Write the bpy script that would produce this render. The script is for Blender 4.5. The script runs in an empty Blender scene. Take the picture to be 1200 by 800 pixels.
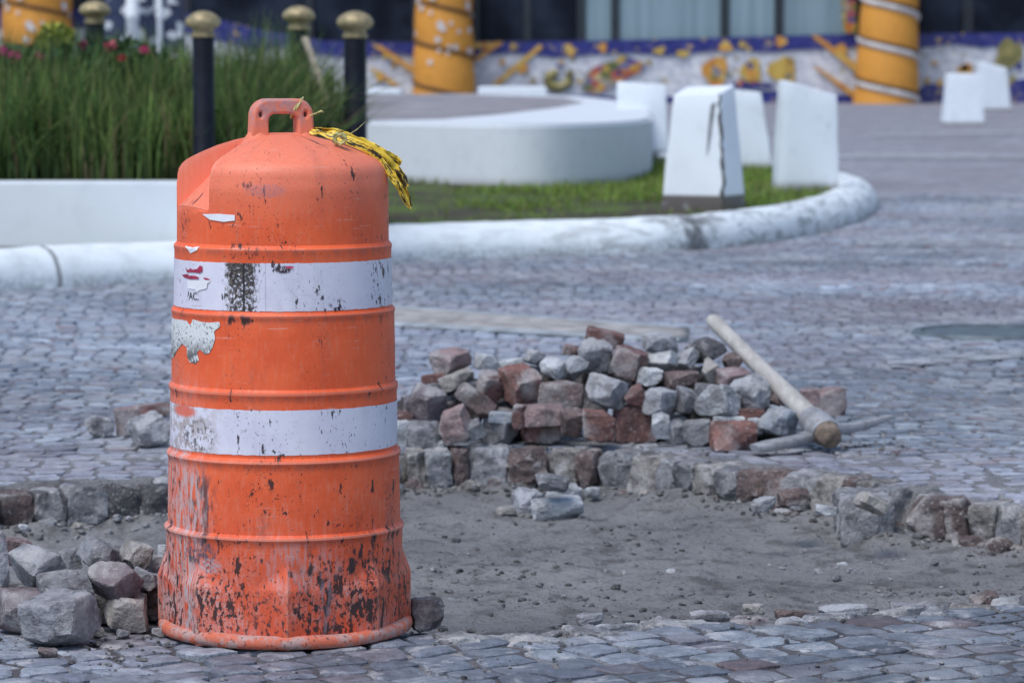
import bpy, bmesh, math, random
import numpy as np
from mathutils import Vector, Matrix, noise as mnoise, Euler

random.seed(7); RNG = np.random.default_rng(7)
PI = math.pi
sc = bpy.context.scene
COL = sc.collection

# ------------------------------------------------------------------ camera geometry (planning)
F, YH, HC = 3950.0, 70.0, 1.20
PITCH = math.atan((400 - YH) / F)
FW = Vector((0, math.cos(PITCH), -math.sin(PITCH))); UP = Vector((0, math.sin(PITCH), math.cos(PITCH)))
CAM = Vector((0, 0, HC))
def ray(px, py): return FW * F + Vector((1, 0, 0)) * (px - 600) + UP * (400 - py)
def G(px, py, z=0.0):
    d = ray(px, py); return CAM + d * ((z - HC) / d.z)
def AT(px, py, D):
    d = ray(px, py); return CAM + d * (D / d.y)

# ------------------------------------------------------------------ scene helpers
def setp(o, label=None, cat=None, group=None, kind=None):
    if label: o['label'] = label
    if cat: o['category'] = cat
    if group: o['group'] = group
    if kind: o['kind'] = kind
    return o
def link(name, me, mat=None, parent=None):
    o = bpy.data.objects.new(name, me); COL.objects.link(o)
    if mat is not None:
        if isinstance(mat, (list, tuple)):
            for m in mat: me.materials.append(m)
        else: me.materials.append(mat)
    if parent is not None: o.parent = parent
    return o
def empty(name, loc=(0, 0, 0), rz=0, **kw):
    o = bpy.data.objects.new(name, None); COL.objects.link(o); o.location = loc; o.rotation_euler = (0, 0, rz)
    o.empty_display_size = .05
    return setp(o, **kw)
def mesh_np(name, verts, faces, smooth=True, colors=None):
    me = bpy.data.meshes.new(name)
    verts = np.asarray(verts, dtype=np.float32); faces = np.asarray(faces, dtype=np.int32)
    nf, k = faces.shape
    me.vertices.add(len(verts)); me.vertices.foreach_set('co', verts.ravel())
    me.loops.add(nf * k); me.loops.foreach_set('vertex_index', faces.ravel())
    me.polygons.add(nf); me.polygons.foreach_set('loop_start', np.arange(0, nf * k, k, dtype=np.int32))
    me.polygons.foreach_set('use_smooth', np.full(nf, smooth, dtype=bool))
    me.update(calc_edges=True)
    if colors is not None:
        a = me.color_attributes.new('Col', 'FLOAT_COLOR', 'POINT')
        c = np.ones((len(verts), 4), dtype=np.float32); c[:, :3] = colors
        a.data.foreach_set('color', c.ravel())
    return me
def mesh_py(name, verts, faces, smooth=False):
    me = bpy.data.meshes.new(name); me.from_pydata([tuple(v) for v in verts], [], faces); me.update()
    if smooth:
        for p in me.polygons: p.use_smooth = True
    return me
def bm_mesh(name, bm, smooth=False):
    bmesh.ops.recalc_face_normals(bm, faces=bm.faces)
    me = bpy.data.meshes.new(name); bm.to_mesh(me); bm.free()
    if smooth:
        for p in me.polygons: p.use_smooth = True
    return me
def bm_box(bm, x0, x1, y0, y1, z0, z1, bevel=0):
    r = bmesh.ops.create_cube(bm, size=1)
    bmesh.ops.scale(bm, vec=(x1 - x0, y1 - y0, z1 - z0), verts=r['verts'])
    bmesh.ops.translate(bm, vec=((x0 + x1) / 2, (y0 + y1) / 2, (z0 + z1) / 2), verts=r['verts'])
    if bevel:
        es = list({e for v in r['verts'] for e in v.link_edges})
        bmesh.ops.bevel(bm, geom=es, offset=bevel, segments=2, affect='EDGES', profile=.6)
def box(name, x0, x1, y0, y1, z0, z1, mat, parent=None, bevel=0):
    bm = bmesh.new(); bm_box(bm, x0, x1, y0, y1, z0, z1, bevel)
    return link(name, bm_mesh(name, bm), mat, parent)
def lathe(name, prof, mat, parent=None, n=32, loc=(0, 0, 0)):
    vs, fs = [], []
    for (r, z) in prof:
        for i in range(n):
            a = 2 * PI * i / n; vs.append((r * math.cos(a), r * math.sin(a), z))
    for j in range(len(prof) - 1):
        for i in range(n):
            fs.append((j * n + i, j * n + (i + 1) % n, (j + 1) * n + (i + 1) % n, (j + 1) * n + i))
    fs.append(tuple(range(n))[::-1]); fs.append(tuple((len(prof) - 1) * n + i for i in range(n)))
    me = mesh_py(name, vs, fs, True); me.set_sharp_from_angle(angle=math.radians(40))
    o = link(name, me, mat, parent); o.location = loc; return o
def tube_data(pts, rad, n=10, rz=None):
    """tube along pts; rad = list of (ru, rv) half sizes; superelliptic if rz given"""
    pts = [Vector(p) for p in pts]; vs, fs = [], []
    up = Vector((0, 0, 1))
    for i, p in enumerate(pts):
        t = (pts[min(i + 1, len(pts) - 1)] - pts[max(i - 1, 0)]).normalized()
        s = t.cross(up)
        if s.length < 1e-4: s = Vector((1, 0, 0))
        s.normalize(); u = s.cross(t).normalized()
        ru, rv = rad[i] if isinstance(rad[i], (tuple, list)) else (rad[i], rad[i])
        for k in range(n):
            a = 2 * PI * k / n; c, d = math.cos(a), math.sin(a)
            if rz: c = math.copysign(abs(c) ** rz, c); d = math.copysign(abs(d) ** rz, d)
            vs.append(p + s * ru * c + u * rv * d)
    for i in range(len(pts) - 1):
        for k in range(n):
            fs.append((i * n + k, i * n + (k + 1) % n, (i + 1) * n + (k + 1) % n, (i + 1) * n + k))
    fs.append(tuple(range(n))[::-1]); fs.append(tuple((len(pts) - 1) * n + k for k in range(n)))
    return vs, fs
def tube(name, pts, rad, mat, parent=None, n=10, rz=None):
    vs, fs = tube_data(pts, rad, n, rz); me = mesh_py(name, vs, fs, True)
    me.set_sharp_from_angle(angle=math.radians(45)); return link(name, me, mat, parent)
def catmull(pts, k=8):
    P = [Vector(p) for p in pts]; P = [P[0] * 2 - P[1]] + P + [P[-1] * 2 - P[-2]]; out = []
    for i in range(1, len(P) - 2):
        for j in range(k):
            t = j / k
            out.append(.5 * ((2 * P[i]) + (P[i + 1] - P[i - 1]) * t + (2 * P[i - 1] - 5 * P[i] + 4 * P[i + 1] - P[i + 2]) * t * t
                             + (3 * P[i] - P[i - 1] - 3 * P[i + 1] + P[i + 2]) * t ** 3))
    out.append(P[-2]); return out
_tab = RNG.random((256, 256))
def vnoise(x, y):
    xi = np.floor(x).astype(int); yi = np.floor(y).astype(int); fx = x - xi; fy = y - yi
    fx = fx * fx * (3 - 2 * fx); fy = fy * fy * (3 - 2 * fy)
    g = lambda a, b: _tab[a % 256, b % 256]
    return (g(xi, yi) * (1 - fx) + g(xi + 1, yi) * fx) * (1 - fy) + (g(xi, yi + 1) * (1 - fx) + g(xi + 1, yi + 1) * fx) * fy
def fbm(x, y, o=4):
    s = 0; a = .5
    for i in range(o): s = s + a * (vnoise(x * 2 ** i + 17 * i, y * 2 ** i + 31 * i) - .5); a *= .5
    return s * 2
def inpoly(x, y, poly):
    ins = np.zeros(x.shape, bool); n = len(poly)
    for i in range(n):
        x0, y0 = poly[i]; x1, y1 = poly[(i + 1) % n]
        c = ((y0 > y) != (y1 > y)) & (x < (x1 - x0) * (y - y0) / (y1 - y0 + 1e-12) + x0)
        ins ^= c
    return ins
def dpoly(x, y, line):
    d = np.full(x.shape, 1e9)
    for i in range(len(line) - 1):
        ax, ay = line[i]; bx, by = line[i + 1]; ex, ey = bx - ax, by - ay
        t = np.clip(((x - ax) * ex + (y - ay) * ey) / (ex * ex + ey * ey + 1e-12), 0, 1)
        d = np.minimum(d, np.hypot(x - ax - t * ex, y - ay - t * ey))
    return d

# ------------------------------------------------------------------ material helper
class M:
    def __init__(s, name):
        s.m = bpy.data.materials.new(name); s.m.use_nodes = True; s.t = s.m.node_tree; s.n = s.t.nodes
        s.b = s.n['Principled BSDF']
    def new(s, typ, **kw):
        n = s.n.new(typ)
        for k, v in kw.items(): setattr(n, k, v)
        return n
    def put(s, sock, v):
        if isinstance(v, bpy.types.NodeSocket): s.t.links.new(v, sock)
        elif v is not None:
            if hasattr(sock, 'default_value'):
                dv = sock.default_value
                if hasattr(dv, '__len__') and not hasattr(v, '__len__'): v = (v,) * len(dv)
                if hasattr(dv, '__len__') and len(dv) == 4 and len(v) == 3: v = (*v, 1)
                sock.default_value = v
    def coord(s, w='Object'): return s.new('ShaderNodeTexCoord').outputs[w]
    def pos(s): return s.new('ShaderNodeNewGeometry').outputs['Position']
    def mapv(s, v, scale=(1, 1, 1), loc=(0, 0, 0), rot=(0, 0, 0)):
        n = s.new('ShaderNodeMapping'); s.put(n.inputs[0], v); n.inputs['Scale'].default_value = scale
        n.inputs['Location'].default_value = loc; n.inputs['Rotation'].default_value = rot; return n.outputs[0]
    def noise(s, v, scale=5, detail=4, rough=.55, dist=0, col=False):
        n = s.new('ShaderNodeTexNoise'); s.put(n.inputs['Vector'], v); n.inputs['Scale'].default_value = scale
        n.inputs['Detail'].default_value = detail; n.inputs['Roughness'].default_value = rough; n.inputs['Distortion'].default_value = dist
        return n.outputs['Color' if col else 'Fac']
    def voro(s, v, scale=5, feature='F1', out='Distance', rnd=1):
        n = s.new('ShaderNodeTexVoronoi', feature=feature); s.put(n.inputs['Vector'], v); n.inputs['Scale'].default_value = scale
        n.inputs['Randomness'].default_value = rnd; return n.outputs[out]
    def ramp(s, f, a, b, c0=0.0, c1=1.0):
        n = s.new('ShaderNodeMapRange', interpolation_type='SMOOTHSTEP'); s.put(n.inputs[0], f)
        n.inputs[1].default_value = a; n.inputs[2].default_value = b; n.inputs[3].default_value = c0; n.inputs[4].default_value = c1
        return n.outputs[0]
    def cramp(s, f, stops):
        n = s.new('ShaderNodeValToRGB'); s.put(n.inputs[0], f); e = n.color_ramp.elements
        while len(e) < len(stops): e.new(.5)
        for el, (p, c) in zip(e, stops): el.position = p; el.color = (*c, 1)
        return n.outputs[0]
    def math(s, op, a, b=None, c=None):
        n = s.new('ShaderNodeMath', operation=op); s.put(n.inputs[0], a)
        if b is not None: s.put(n.inputs[1], b)
        if c is not None: s.put(n.inputs[2], c)
        return n.outputs[0]
    def mul(s, *a):
        r = a[0]
        for x in a[1:]: r = s.math('MULTIPLY', r, x)
        return r
    def mx(s, f, a, b, mode='MIX'):
        n = s.new('ShaderNodeMix', data_type='RGBA', blend_type=mode); s.put(n.inputs[0], f); s.put(n.inputs[6], a); s.put(n.inputs[7], b)
        return n.outputs[2]
    def sep(s, v):
        n = s.new('ShaderNodeSeparateXYZ'); s.put(n.inputs[0], v); return n.outputs
    def attr(s, name):
        n = s.new('ShaderNodeAttribute'); n.attribute_name = name; return n.outputs['Color']
    def bump(s, h, strength=.3, dist=.01, prev=None):
        n = s.new('ShaderNodeBump'); n.inputs['Strength'].default_value = strength; n.inputs['Distance'].default_value = dist
        s.put(n.inputs['Height'], h)
        if prev is not None: s.put(n.inputs['Normal'], prev)
        return n.outputs[0]
    def out(s, col, rough=.7, normal=None, metal=0, spec=.5):
        s.put(s.b.inputs['Base Color'], col); s.put(s.b.inputs['Roughness'], rough); s.put(s.b.inputs['Metallic'], metal)
        s.put(s.b.inputs['Specular IOR Level'], spec)
        if normal is not None: s.put(s.b.inputs['Normal'], normal)
        return s.m
def simple(name, col, rough=.7, var=.25, scale=20, bs=.15, metal=0, spec=.5):
    m = M(name); c = m.coord(); n = m.noise(c, scale, 5, .6)
    a = tuple(x * (1 - var) for x in col); b = tuple(min(1, x * (1 + var)) for x in col)
    return m.out(m.mx(m.ramp(n, .3, .7), a, b), rough, m.bump(n, bs, .01), metal, spec)

# stone (colour per object)
def stone_mat():
    m = M('rough_stone'); c = m.coord(); oi = m.new('ShaderNodeObjectInfo')
    cc = m.new('ShaderNodeVectorMath', operation='ADD'); m.put(cc.inputs[0], c)
    rr = m.new('ShaderNodeCombineXYZ'); m.put(rr.inputs[0], m.mul(oi.outputs['Random'], 50.0)); m.put(cc.inputs[1], rr.outputs[0]); v = cc.outputs[0]
    n1 = m.noise(v, 16, 6, .62); n2 = m.noise(v, 95, 4, .65); n3 = m.noise(v, 7, 3, .5, .6)
    col = m.mx(m.ramp(n1, .34, .6), m.mx(.6, oi.outputs['Color'], (.03, .027, .03)), oi.outputs['Color'])
    col = m.mx(m.mul(m.ramp(n3, .5, .66), .6), col, (.46, .45, .455))
    col = m.mx(m.mul(m.ramp(n2, .56, .7), .5), col, (.045, .04, .045))
    col = m.mx(m.mul(m.ramp(n2, .44, .3), .45), col, (.55, .54, .55))
    ge = m.new('ShaderNodeNewGeometry'); col = m.mx(m.mul(m.ramp(ge.outputs['Pointiness'], .52, .60), m.ramp(n1, .3, .6), .55), col, (.55, .54, .54)); col = m.mx(m.mul(m.ramp(ge.outputs['Pointiness'], .47, .40), .6), col, (.04, .036, .036))
    b = m.bump(n1, .8, .018); b = m.bump(n2, .9, .006, b)
    return m.out(col, .82, b, 0, .3)
MS = stone_mat()
def sett_mat():
    m = M('sett_stone'); p = m.pos(); a = m.attr('Col')
    n1 = m.noise(p, 30, 5, .62); n2 = m.noise(p, 160, 3, .6); n3 = m.noise(p, 1.3, 4, .6); n4 = m.noise(p, 9, 5, .7, .5)
    col = m.mx(m.ramp(n1, .3, .72), m.mx(.5, a, (.02, .02, .025)), a)
    col = m.mx(m.mul(m.ramp(n3, .48, .64), .5), col, (.42, .43, .47))
    col = m.mx(m.mul(m.ramp(n4, .53, .66), .6), col, (.50, .49, .50))
    col = m.mx(m.mul(m.ramp(n4, .45, .28), .5), col, (.09, .082, .085))
    col = m.mx(m.mul(m.ramp(n2, .56, .68), .55), col, (.06, .06, .065))
    b = m.bump(n1, .6, .012); b = m.bump(n2, .7, .004, b)
    return m.out(col, m.ramp(n1, .3, .7, .5, .72), b, 0, .5)
MSETT = sett_mat()
def ground_mat():
    m = M('street_ground'); p = m.pos()
    pv = m.mapv(p, (1, .8, 1)); v = m.voro(pv, 8, 'F1', 'Color'); d = m.voro(pv, 8, 'DISTANCE_TO_EDGE')
    n = m.noise(p, .35, 5, .6); n2 = m.noise(p, 3.5, 5, .65); f = m.noise(p, 70, 4, .65)
    col = m.cramp(m.sep(v)[0], [(0, (.19, .195, .225)), (.5, (.275, .28, .32)), (1, (.37, .37, .41))])
    col = m.mx(m.mul(m.ramp(n, .42, .62), .45), col, (.205, .165, .195))
    col = m.mx(m.mul(m.ramp(n2, .5, .7), .5), col, (.30, .30, .33))
    col = m.mx(m.ramp(d, .0, .05, .4, 0), col, (.11, .11, .12))
    col = m.mx(m.mul(m.ramp(f, .5, .7), .45), col, (.19, .175, .165))
    b = m.bump(m.ramp(d, 0, .1), .4, .015); b = m.bump(f, .4, .006, b)
    return m.out(col, .7, b, 0, .4)
MG = ground_mat()
def dirt_mat():
    m = M('bare_dirt'); p = m.pos()
    n0 = m.noise(p, 1.1, 4, .6, .4); n1 = m.noise(p, 9, 6, .65); n2 = m.noise(p, 70, 5, .7); n3 = m.noise(m.mapv(p, (1, 2.2, 1)), 2.6, 5, .65, .7)
    col = m.cramp(n0, [(.3, (.165, .164, .17)), (.5, (.225, .224, .23)), (.7, (.285, .283, .288))])
    col = m.mx(m.mul(m.ramp(n3, .56, .72), .7), col, (.27, .258, .25))
    col = m.mx(m.mul(m.ramp(n1, .48, .66), .6), col, (.062, .057, .057))
    col = m.mx(m.mul(m.ramp(n2, .54, .66), .7), col, (.065, .06, .06))
    col = m.mx(m.mul(m.ramp(n2, .42, .3), .45), col, (.25, .24, .235))
    b = m.bump(n1, .7, .03); b = m.bump(n2, 1, .012, b)
    return m.out(col, .92, b, 0, .2)
MD = dirt_mat()
def joint_mat(a=(.10, .096, .105)):
    m = M('joint_sand'); p = m.pos(); n = m.noise(p, 3.2, 5, .65); f = m.noise(p, 90, 4, .7)
    col = m.mx(m.ramp(n, .50, .66), a, (.32, .32, .33)); col = m.mx(m.mul(m.ramp(f, .5, .68), .6), col, (.05, .045, .045))
    return m.out(col, .92, m.bump(f, .9, .008), 0, .2)
MJ = joint_mat(); MJ2 = joint_mat((.19, .19, .205))
def paint_mat(name, base, dirt, dz=(.0, .2), amt=.5):
    m = M(name); c = m.coord(); z = m.sep(c)[2]
    n1 = m.noise(c, 6, 6, .65); n2 = m.noise(m.mapv(c, (1, 1, .25)), 22, 5, .65); n3 = m.noise(c, 60, 4, .6)
    col = m.mx(m.mul(m.ramp(n1, .48, .75), amt), base, tuple(x * .62 for x in base))
    col = m.mx(m.mul(m.ramp(n2, .6, .74), amt), col, dirt)
    low = m.mul(m.ramp(z, dz[0], dz[1], 1, 0), m.ramp(n1, .15, .45))
    col = m.mx(low, col, dirt)
    b = m.bump(n1, .2, .01); b = m.bump(n3, .2, .004, b)
    return m.out(col, .6, b, 0, .4)
MWHITE = paint_mat('white_wall_paint', (.74, .78, .82), (.40, .41, .42), (.02, .1), .18)
MWHITE2 = paint_mat('white_bollard_paint', (.76, .81, .86), (.25, .23, .22), (.0, .10), .32)
MWHITE_A = paint_mat('white_bollard_paint_bare_foot', (.78, .83, .88), (.13, .115, .11), (.095, .115), .18)
MPLAT = paint_mat('white_platform_paint', (.68, .71, .75), (.36, .36, .36), (.14, .26), .25)

# ------------------------------------------------------------------ pit outline
BACK_PX = [(-260, 590), (-150, 584), (0, 577), (100, 572), (195, 568), (330, 546), (470, 531), (560, 529), (650, 529), (720, 532), (800, 541), (900, 554),
           (1000, 564), (1043, 571), (1049, 582), (1120, 587), (1200, 593), (1400, 606), (1560, 618)]
NEAR_PX = [(1560, 690), (1400, 694), (1200, 702), (1100, 710), (1000, 716), (900, 721), (800, 727), (700, 737), (640, 745), (560, 747), (480, 742), (330, 722), (190, 705), (0, 698), (-260, 690)]
BACK = [(G(*p).x, G(*p).y) for p in BACK_PX]; NEAR = [(G(*p).x, G(*p).y) for p in NEAR_PX]
PIT = BACK + NEAR
PITA = np.array(PIT)

# ------------------------------------------------------------------ ground sheet
def build_ground():
    gx = np.arange(-3.6, 3.61, .03); gy = np.arange(6.0, 11.5, .03)
    X, Y = np.meshgrid(gx, gy); vs = np.stack([X.ravel(), Y.ravel(), np.full(X.size, -.016)], 1).tolist()
    nx, ny = len(gx), len(gy); fs = []
    cx = (X[:-1, :-1] + .015); cy = (Y[:-1, :-1] + .015); ins = inpoly(cx, cy, PIT) | (dpoly(cx, cy, BACK) < .125)
    for j in range(ny - 1):
        for i in range(nx - 1):
            if not ins[j, i]: fs.append((j * nx + i, j * nx + i + 1, (j + 1) * nx + i + 1, (j + 1) * nx + i))
    x0, x1, y0, y1 = gx[0], gx[-1], gy[0], gy[-1]; B = 600
    for (a, b, c, d) in ((-B, B, -60, y0), (-B, B, y1, 900), (-B, x0, y0, y1), (x1, B, y0, y1)):
        k = len(vs); vs += [(a, c, -.016), (b, c, -.016), (b, d, -.016), (a, d, -.016)]; fs.append((k, k + 1, k + 2, k + 3))
    setp(link('ground', mesh_py('ground', vs, fs), MG), kind='structure')
build_ground()

def dirt_z(x, y):
    x = np.asarray(x, float); y = np.asarray(y, float)
    db = dpoly(x, y, BACK); dn = dpoly(x, y, NEAR); ins = inpoly(x, y, PIT)
    dn = np.where(ins, dn, np.where(dn < db, 0, 9))
    t = np.clip(1 - dn / .55, 0, 1); t = t * t * (3 - 2 * t)
    bank = np.clip((np.where(ins | (dn == 0), 0, db) + .018 * fbm(x * 16, y * 16, 2) - .035) / .075, 0, 1); bank = bank * bank * (3 - 2 * bank) * np.where(ins | (dn == 0), 0, 1)
    z = -.130 + .107 * t + .116 * bank + .03 * np.exp(-(db / .09) ** 2) * (.5 + vnoise(x * 9, y * 9))
    return z + .016 * fbm(x * 2.2, y * 2.2, 3) + .016 * fbm(x * 11, y * 11, 3) + .008 * fbm(x * 48, y * 48, 2)
def build_dirt():
    gx = np.arange(-2.6, 2.6, .0135); gy = np.arange(6.6, 10.9, .0135); X, Y = np.meshgrid(gx, gy)
    ins = inpoly(X, Y, PIT); near = (dpoly(X, Y, PIT + PIT[:1]) < .19) | ins
    Z = dirt_z(X, Y)
    nx, ny = len(gx), len(gy); idx = np.arange(nx * ny).reshape(ny, nx)
    q = np.stack([idx[:-1, :-1], idx[:-1, 1:], idx[1:, 1:], idx[1:, :-1]], -1).reshape(-1, 4)
    keep = near.ravel()[q].all(1); q = q[keep]
    used = np.unique(q); rm = np.full(nx * ny, -1); rm[used] = np.arange(len(used))
    V = np.stack([X.ravel(), Y.ravel(), Z.ravel()], 1)[used]
    setp(link('dirt', mesh_np('dirt', V, rm[q]), MD), kind='structure')
build_dirt()

# ------------------------------------------------------------------ cobbled pavement (setts)
PAL = np.array([(.20, .205, .235), (.25, .25, .28), (.165, .168, .195), (.29, .29, .315), (.225, .195, .21), (.21, .205, .23), (.36, .36, .38), (.205, .135, .135)])
PW = np.array([.22, .2, .16, .14, .1, .1, .06, .025]); PW = PW / PW.sum()
def sett_field(name, cells_mask, P=.108, ang=.5, wave=.06, gap=.009, res=(-1, -.93, -.8, -.4, 0, .4, .8, .93, 1), ext=None, tint=(1, 1, 1)):
    # lattice in rotated coordinates, running-bond shift, jittered corners
    x0, x1, y0, y1 = ext; R = max(x1 - x0, y1 - y0) * .75; cx0, cy0 = (x0 + x1) / 2, (y0 + y1) / 2
    n = int(R / P) + 2; I, J = np.meshgrid(np.arange(-n, n + 1), np.arange(-n, n + 1))
    I = I.ravel(); J = J.ravel()
    rowoff = RNG.random(2 * n + 5)[(J + n)] * .6
    def corner(i, j, off):
        ii = (i + 1000).astype(int); jj = (j + 1000).astype(int)
        h = lambda s: np.modf(np.abs(np.sin(ii * 12.9898 + jj * 78.233 + s) * 43758.5453))[0] - .5
        u = (i + off) * P + h(0.) * P * .38; v = j * P * .84 + h(3.) * P * .28
        v = v + wave * np.sin(u * 2.1 + 1.2) + wave * .5 * np.sin(u * 4.7 + v * .9)
        c, s = math.cos(ang), math.sin(ang)
        return np.stack([cx0 + u * c - v * s, cy0 + u * s + v * c], -1)
    A = corner(I, J, rowoff); Bc = corner(I + 1, J, rowoff); C = corner(I + 1, J + 1, rowoff); D = corner(I, J + 1, rowoff)
    ctr = (A + Bc + C + D) / 4
    k = cells_mask(ctr[:, 0], ctr[:, 1]); A, Bc, C, D, ctr = A[k], Bc[k], C[k], D[k], ctr[k]
    N = len(ctr); r = np.array(res); S, T = np.meshgrid(r, r); S, T = S.ravel(), T.ravel(); K = len(S)
    # rounded plan outline
    m = np.maximum(np.abs(S), np.abs(T)); q = (np.abs(S) ** 6 + np.abs(T) ** 6 + 1e-9) ** (1 / 6); f = np.where(m > 0, m / q, 1)
    S2, T2 = S * f, T * f
    S2 = S2 * 1.0; w = lambda a, b: ((1 + a * S2) * (1 + b * T2) / 4)[None, :, None]
    XY = A[:, None] * w(-1, -1) + Bc[:, None] * w(1, -1) + C[:, None] * w(1, 1) + D[:, None] * w(-1, 1)
    d = XY - ctr[:, None]; L = np.linalg.norm(d, axis=2, keepdims=True) + 1e-6
    shrink = (gap * (.5 + RNG.random(N) * 1.0))[:, None, None]
    XY = ctr[:, None] + d * np.clip(1 - shrink / L * m[None, :, None], .3, 1)
    XY = XY + (fbm(XY[..., 0] * 45, XY[..., 1] * 45, 2)[..., None] * .007) * m[None, :, None]
    prof = np.where(m >= .999, -.045, np.where(m > .9, -.0035, -.0006 * (m / .8) ** 2))
    Z = np.repeat(prof[None], N, 0)
    Z = Z + (RNG.normal(0, .0016, N))[:, None] + (d[..., 0] * RNG.normal(0, .013, N)[:, None] + d[..., 1] * RNG.normal(0, .013, N)[:, None])
    Z = Z + .0035 * fbm(XY[..., 0] * 26, XY[..., 1] * 26, 3) + .007 * fbm(XY[..., 0] * .9, XY[..., 1] * .9, 2)
    V = np.concatenate([XY, Z[..., None]], 2).reshape(-1, 3)
    g = len(r); base = np.arange(K).reshape(g, g); q4 = np.stack([base[:-1, :-1], base[:-1, 1:], base[1:, 1:], base[1:, :-1]], -1).reshape(-1, 4)
    Fc = (q4[None] + (np.arange(N) * K)[:, None, None]).reshape(-1, 4)
    pi_ = RNG.choice(len(PAL), N, p=PW); col = PAL[pi_] * (.8 + .4 * RNG.random(N))[:, None]
    low = fbm(ctr[:, 0] * .55, ctr[:, 1] * .55, 3)
    col = col * (1 + .75 * low)[:, None]
    red = np.clip(fbm(ctr[:, 0] * .4 + 40, ctr[:, 1] * .8 + 9, 3) * 1.2 - .05, 0, .5)[:, None]
    col = col * (1 - red) + np.array((.21, .155, .165)) * red
    cols = np.repeat(col, K, 0)
    me = mesh_np(name, V, Fc, True, cols * np.array(tint)); me.set_sharp_from_angle(angle=math.radians(50)); return me
EXP = PIT + PIT[:1]
def mask_near(x, y):
    # whole setts up to a ragged, partly broken border
    ok = (~inpoly(x, y, PIT)) & (y > 5.6) & (y < 8.6) & (np.abs(x) < 2.4)
    pitmid = np.interp(x, [p[0] for p in BACK], [p[1] for p in BACK])
    ok &= y < pitmid - .7
    dn = dpoly(x, y, NEAR); ok &= ~((dn < .05) & (RNG.random(x.shape) < .45))
    return ok
def mask_far(x, y):
    bk = np.interp(x, [p[0] for p in BACK], [p[1] for p in BACK])
    ok = (y > bk + .12) & (y < 30) & (np.abs(x) < .17 * y + .9) & (dpoly(x, y, BACK) > .15)
    ok &= ~((y > 22.5) & (x < 1.6))
    return ok
pave_near = setp(link('near_pavement', sett_field('near_pavement', mask_near, .118, .55, .02, .0045, ext=(-2.6, 2.6, 5.4, 8.6), tint=(1.12, 1.26, 1.38)), MSETT), kind='structure')
pave_far = setp(link('far_pavement', sett_field('far_pavement', mask_far, .096, .10, .11, .0036, (-1, -.9, -.5, .5, .9, 1), ext=(-6, 6, 9, 30), tint=(1.62, 1.84, 2.0)), MSETT), kind='structure')

def joint_sand():
    for (x0, x1, y0, y1, st, near) in ((-1.6, 1.6, 5.9, 8.0, .011, True), (-2.4, 2.4, 9.2, 12.5, .016, False)):
        X, Y = np.meshgrid(np.arange(x0, x1, st), np.arange(y0, y1, st)); ny, nx = X.shape
        Z = (-.0098 if near else -.0068) + .0075 * fbm(X * 5, Y * 5, 3) + .005 * fbm(X * 40, Y * 40, 2); bk = np.interp(X, [p[0] for p in BACK], [p[1] for p in BACK])
        keep = ~inpoly(X, Y, PIT) & ((Y < bk - .5) if near else ((Y > bk) & (dpoly(X, Y, BACK) > .14)))
        if not near: Z = np.where(dpoly(X, Y, BACK) < .2, -.012 + .6 * (Z + .0045), Z) + .004 * np.exp(-((X - .3) / .7) ** 2 - ((Y - 10.5) / .25) ** 2)
        idx = np.arange(nx * ny).reshape(ny, nx); q = np.stack([idx[:-1, :-1], idx[:-1, 1:], idx[1:, 1:], idx[1:, :-1]], -1).reshape(-1, 4); q = q[keep.ravel()[q].all(1)]
        used = np.unique(q); rm = np.full(nx * ny, -1); rm[used] = np.arange(len(used))
        setp(link('joint_sand', mesh_np('joint_sand', np.stack([X.ravel(), Y.ravel(), Z.ravel()], 1)[used], rm[q]), MJ if near else MJ2), kind='structure')
joint_sand()

# ------------------------------------------------------------------ rough stone generator
_cube = {}
def cube_grid(n):
    if n in _cube: return _cube[n]
    bm = bmesh.new(); bmesh.ops.create_cube(bm, size=2)
    bmesh.ops.subdivide_edges(bm, edges=bm.edges[:], cuts=n, use_grid_fill=True)
    bm.verts.ensure_lookup_table(); V = np.array([v.co[:] for v in bm.verts]); Fs = [tuple(v.index for v in f.verts) for f in bm.faces]; bm.free()
    _cube[n] = (V, np.array(Fs)); return _cube[n]
def stone_mesh(name, w, d, h, seed, q=9, chips=5, rough=.05, n=11, taper=0):
    r = random.Random(seed); V, Fs = cube_grid(n); V = V.copy()
    V = np.sign(V) * np.abs(V) ** .8
    nm = (np.abs(V) ** q).sum(1) ** (1 / q); V = V / nm[:, None]
    for k in range(chips):
        if r.random() < .7:
            nv = np.array([r.choice((-1, 1)) * r.uniform(.25, 1), r.choice((-1, 1)) * r.uniform(.25, 1), r.choice((-1, 1)) * r.uniform(.25, 1)])
        else: nv = np.array([r.gauss(0, 1), r.gauss(0, 1), r.gauss(0, 1)])
        nv /= np.linalg.norm(nv); s = V @ nv; dd = s.max() * r.uniform(.66, .92)
        V = V - np.outer(np.maximum(s - dd, 0), nv)
    V[:, :2] *= (1 - taper * (V[:, 2:3] + 1) / 2)
    V *= np.array((w, d, h)) / 2
    S = (w + d + h) / 3; off = Vector((r.uniform(0, 90), r.uniform(0, 90), r.uniform(0, 90)))
    out = np.empty_like(V)
    for i, v in enumerate(V):
        p = Vector(v); k1 = mnoise.noise(p / S * 1.9 + off); k2 = mnoise.noise(p / S * 5.5 + off); k3 = mnoise.noise(p / S * 13 + off)
        nn = p.normalized(); out[i] = v + np.array(nn) * S * rough * (k1 * 1.0 + k2 * .8 + k3 * .6)
    me = mesh_np(name, out, Fs, True); me.set_sharp_from_angle(angle=math.radians(20)); return me, out
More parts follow.
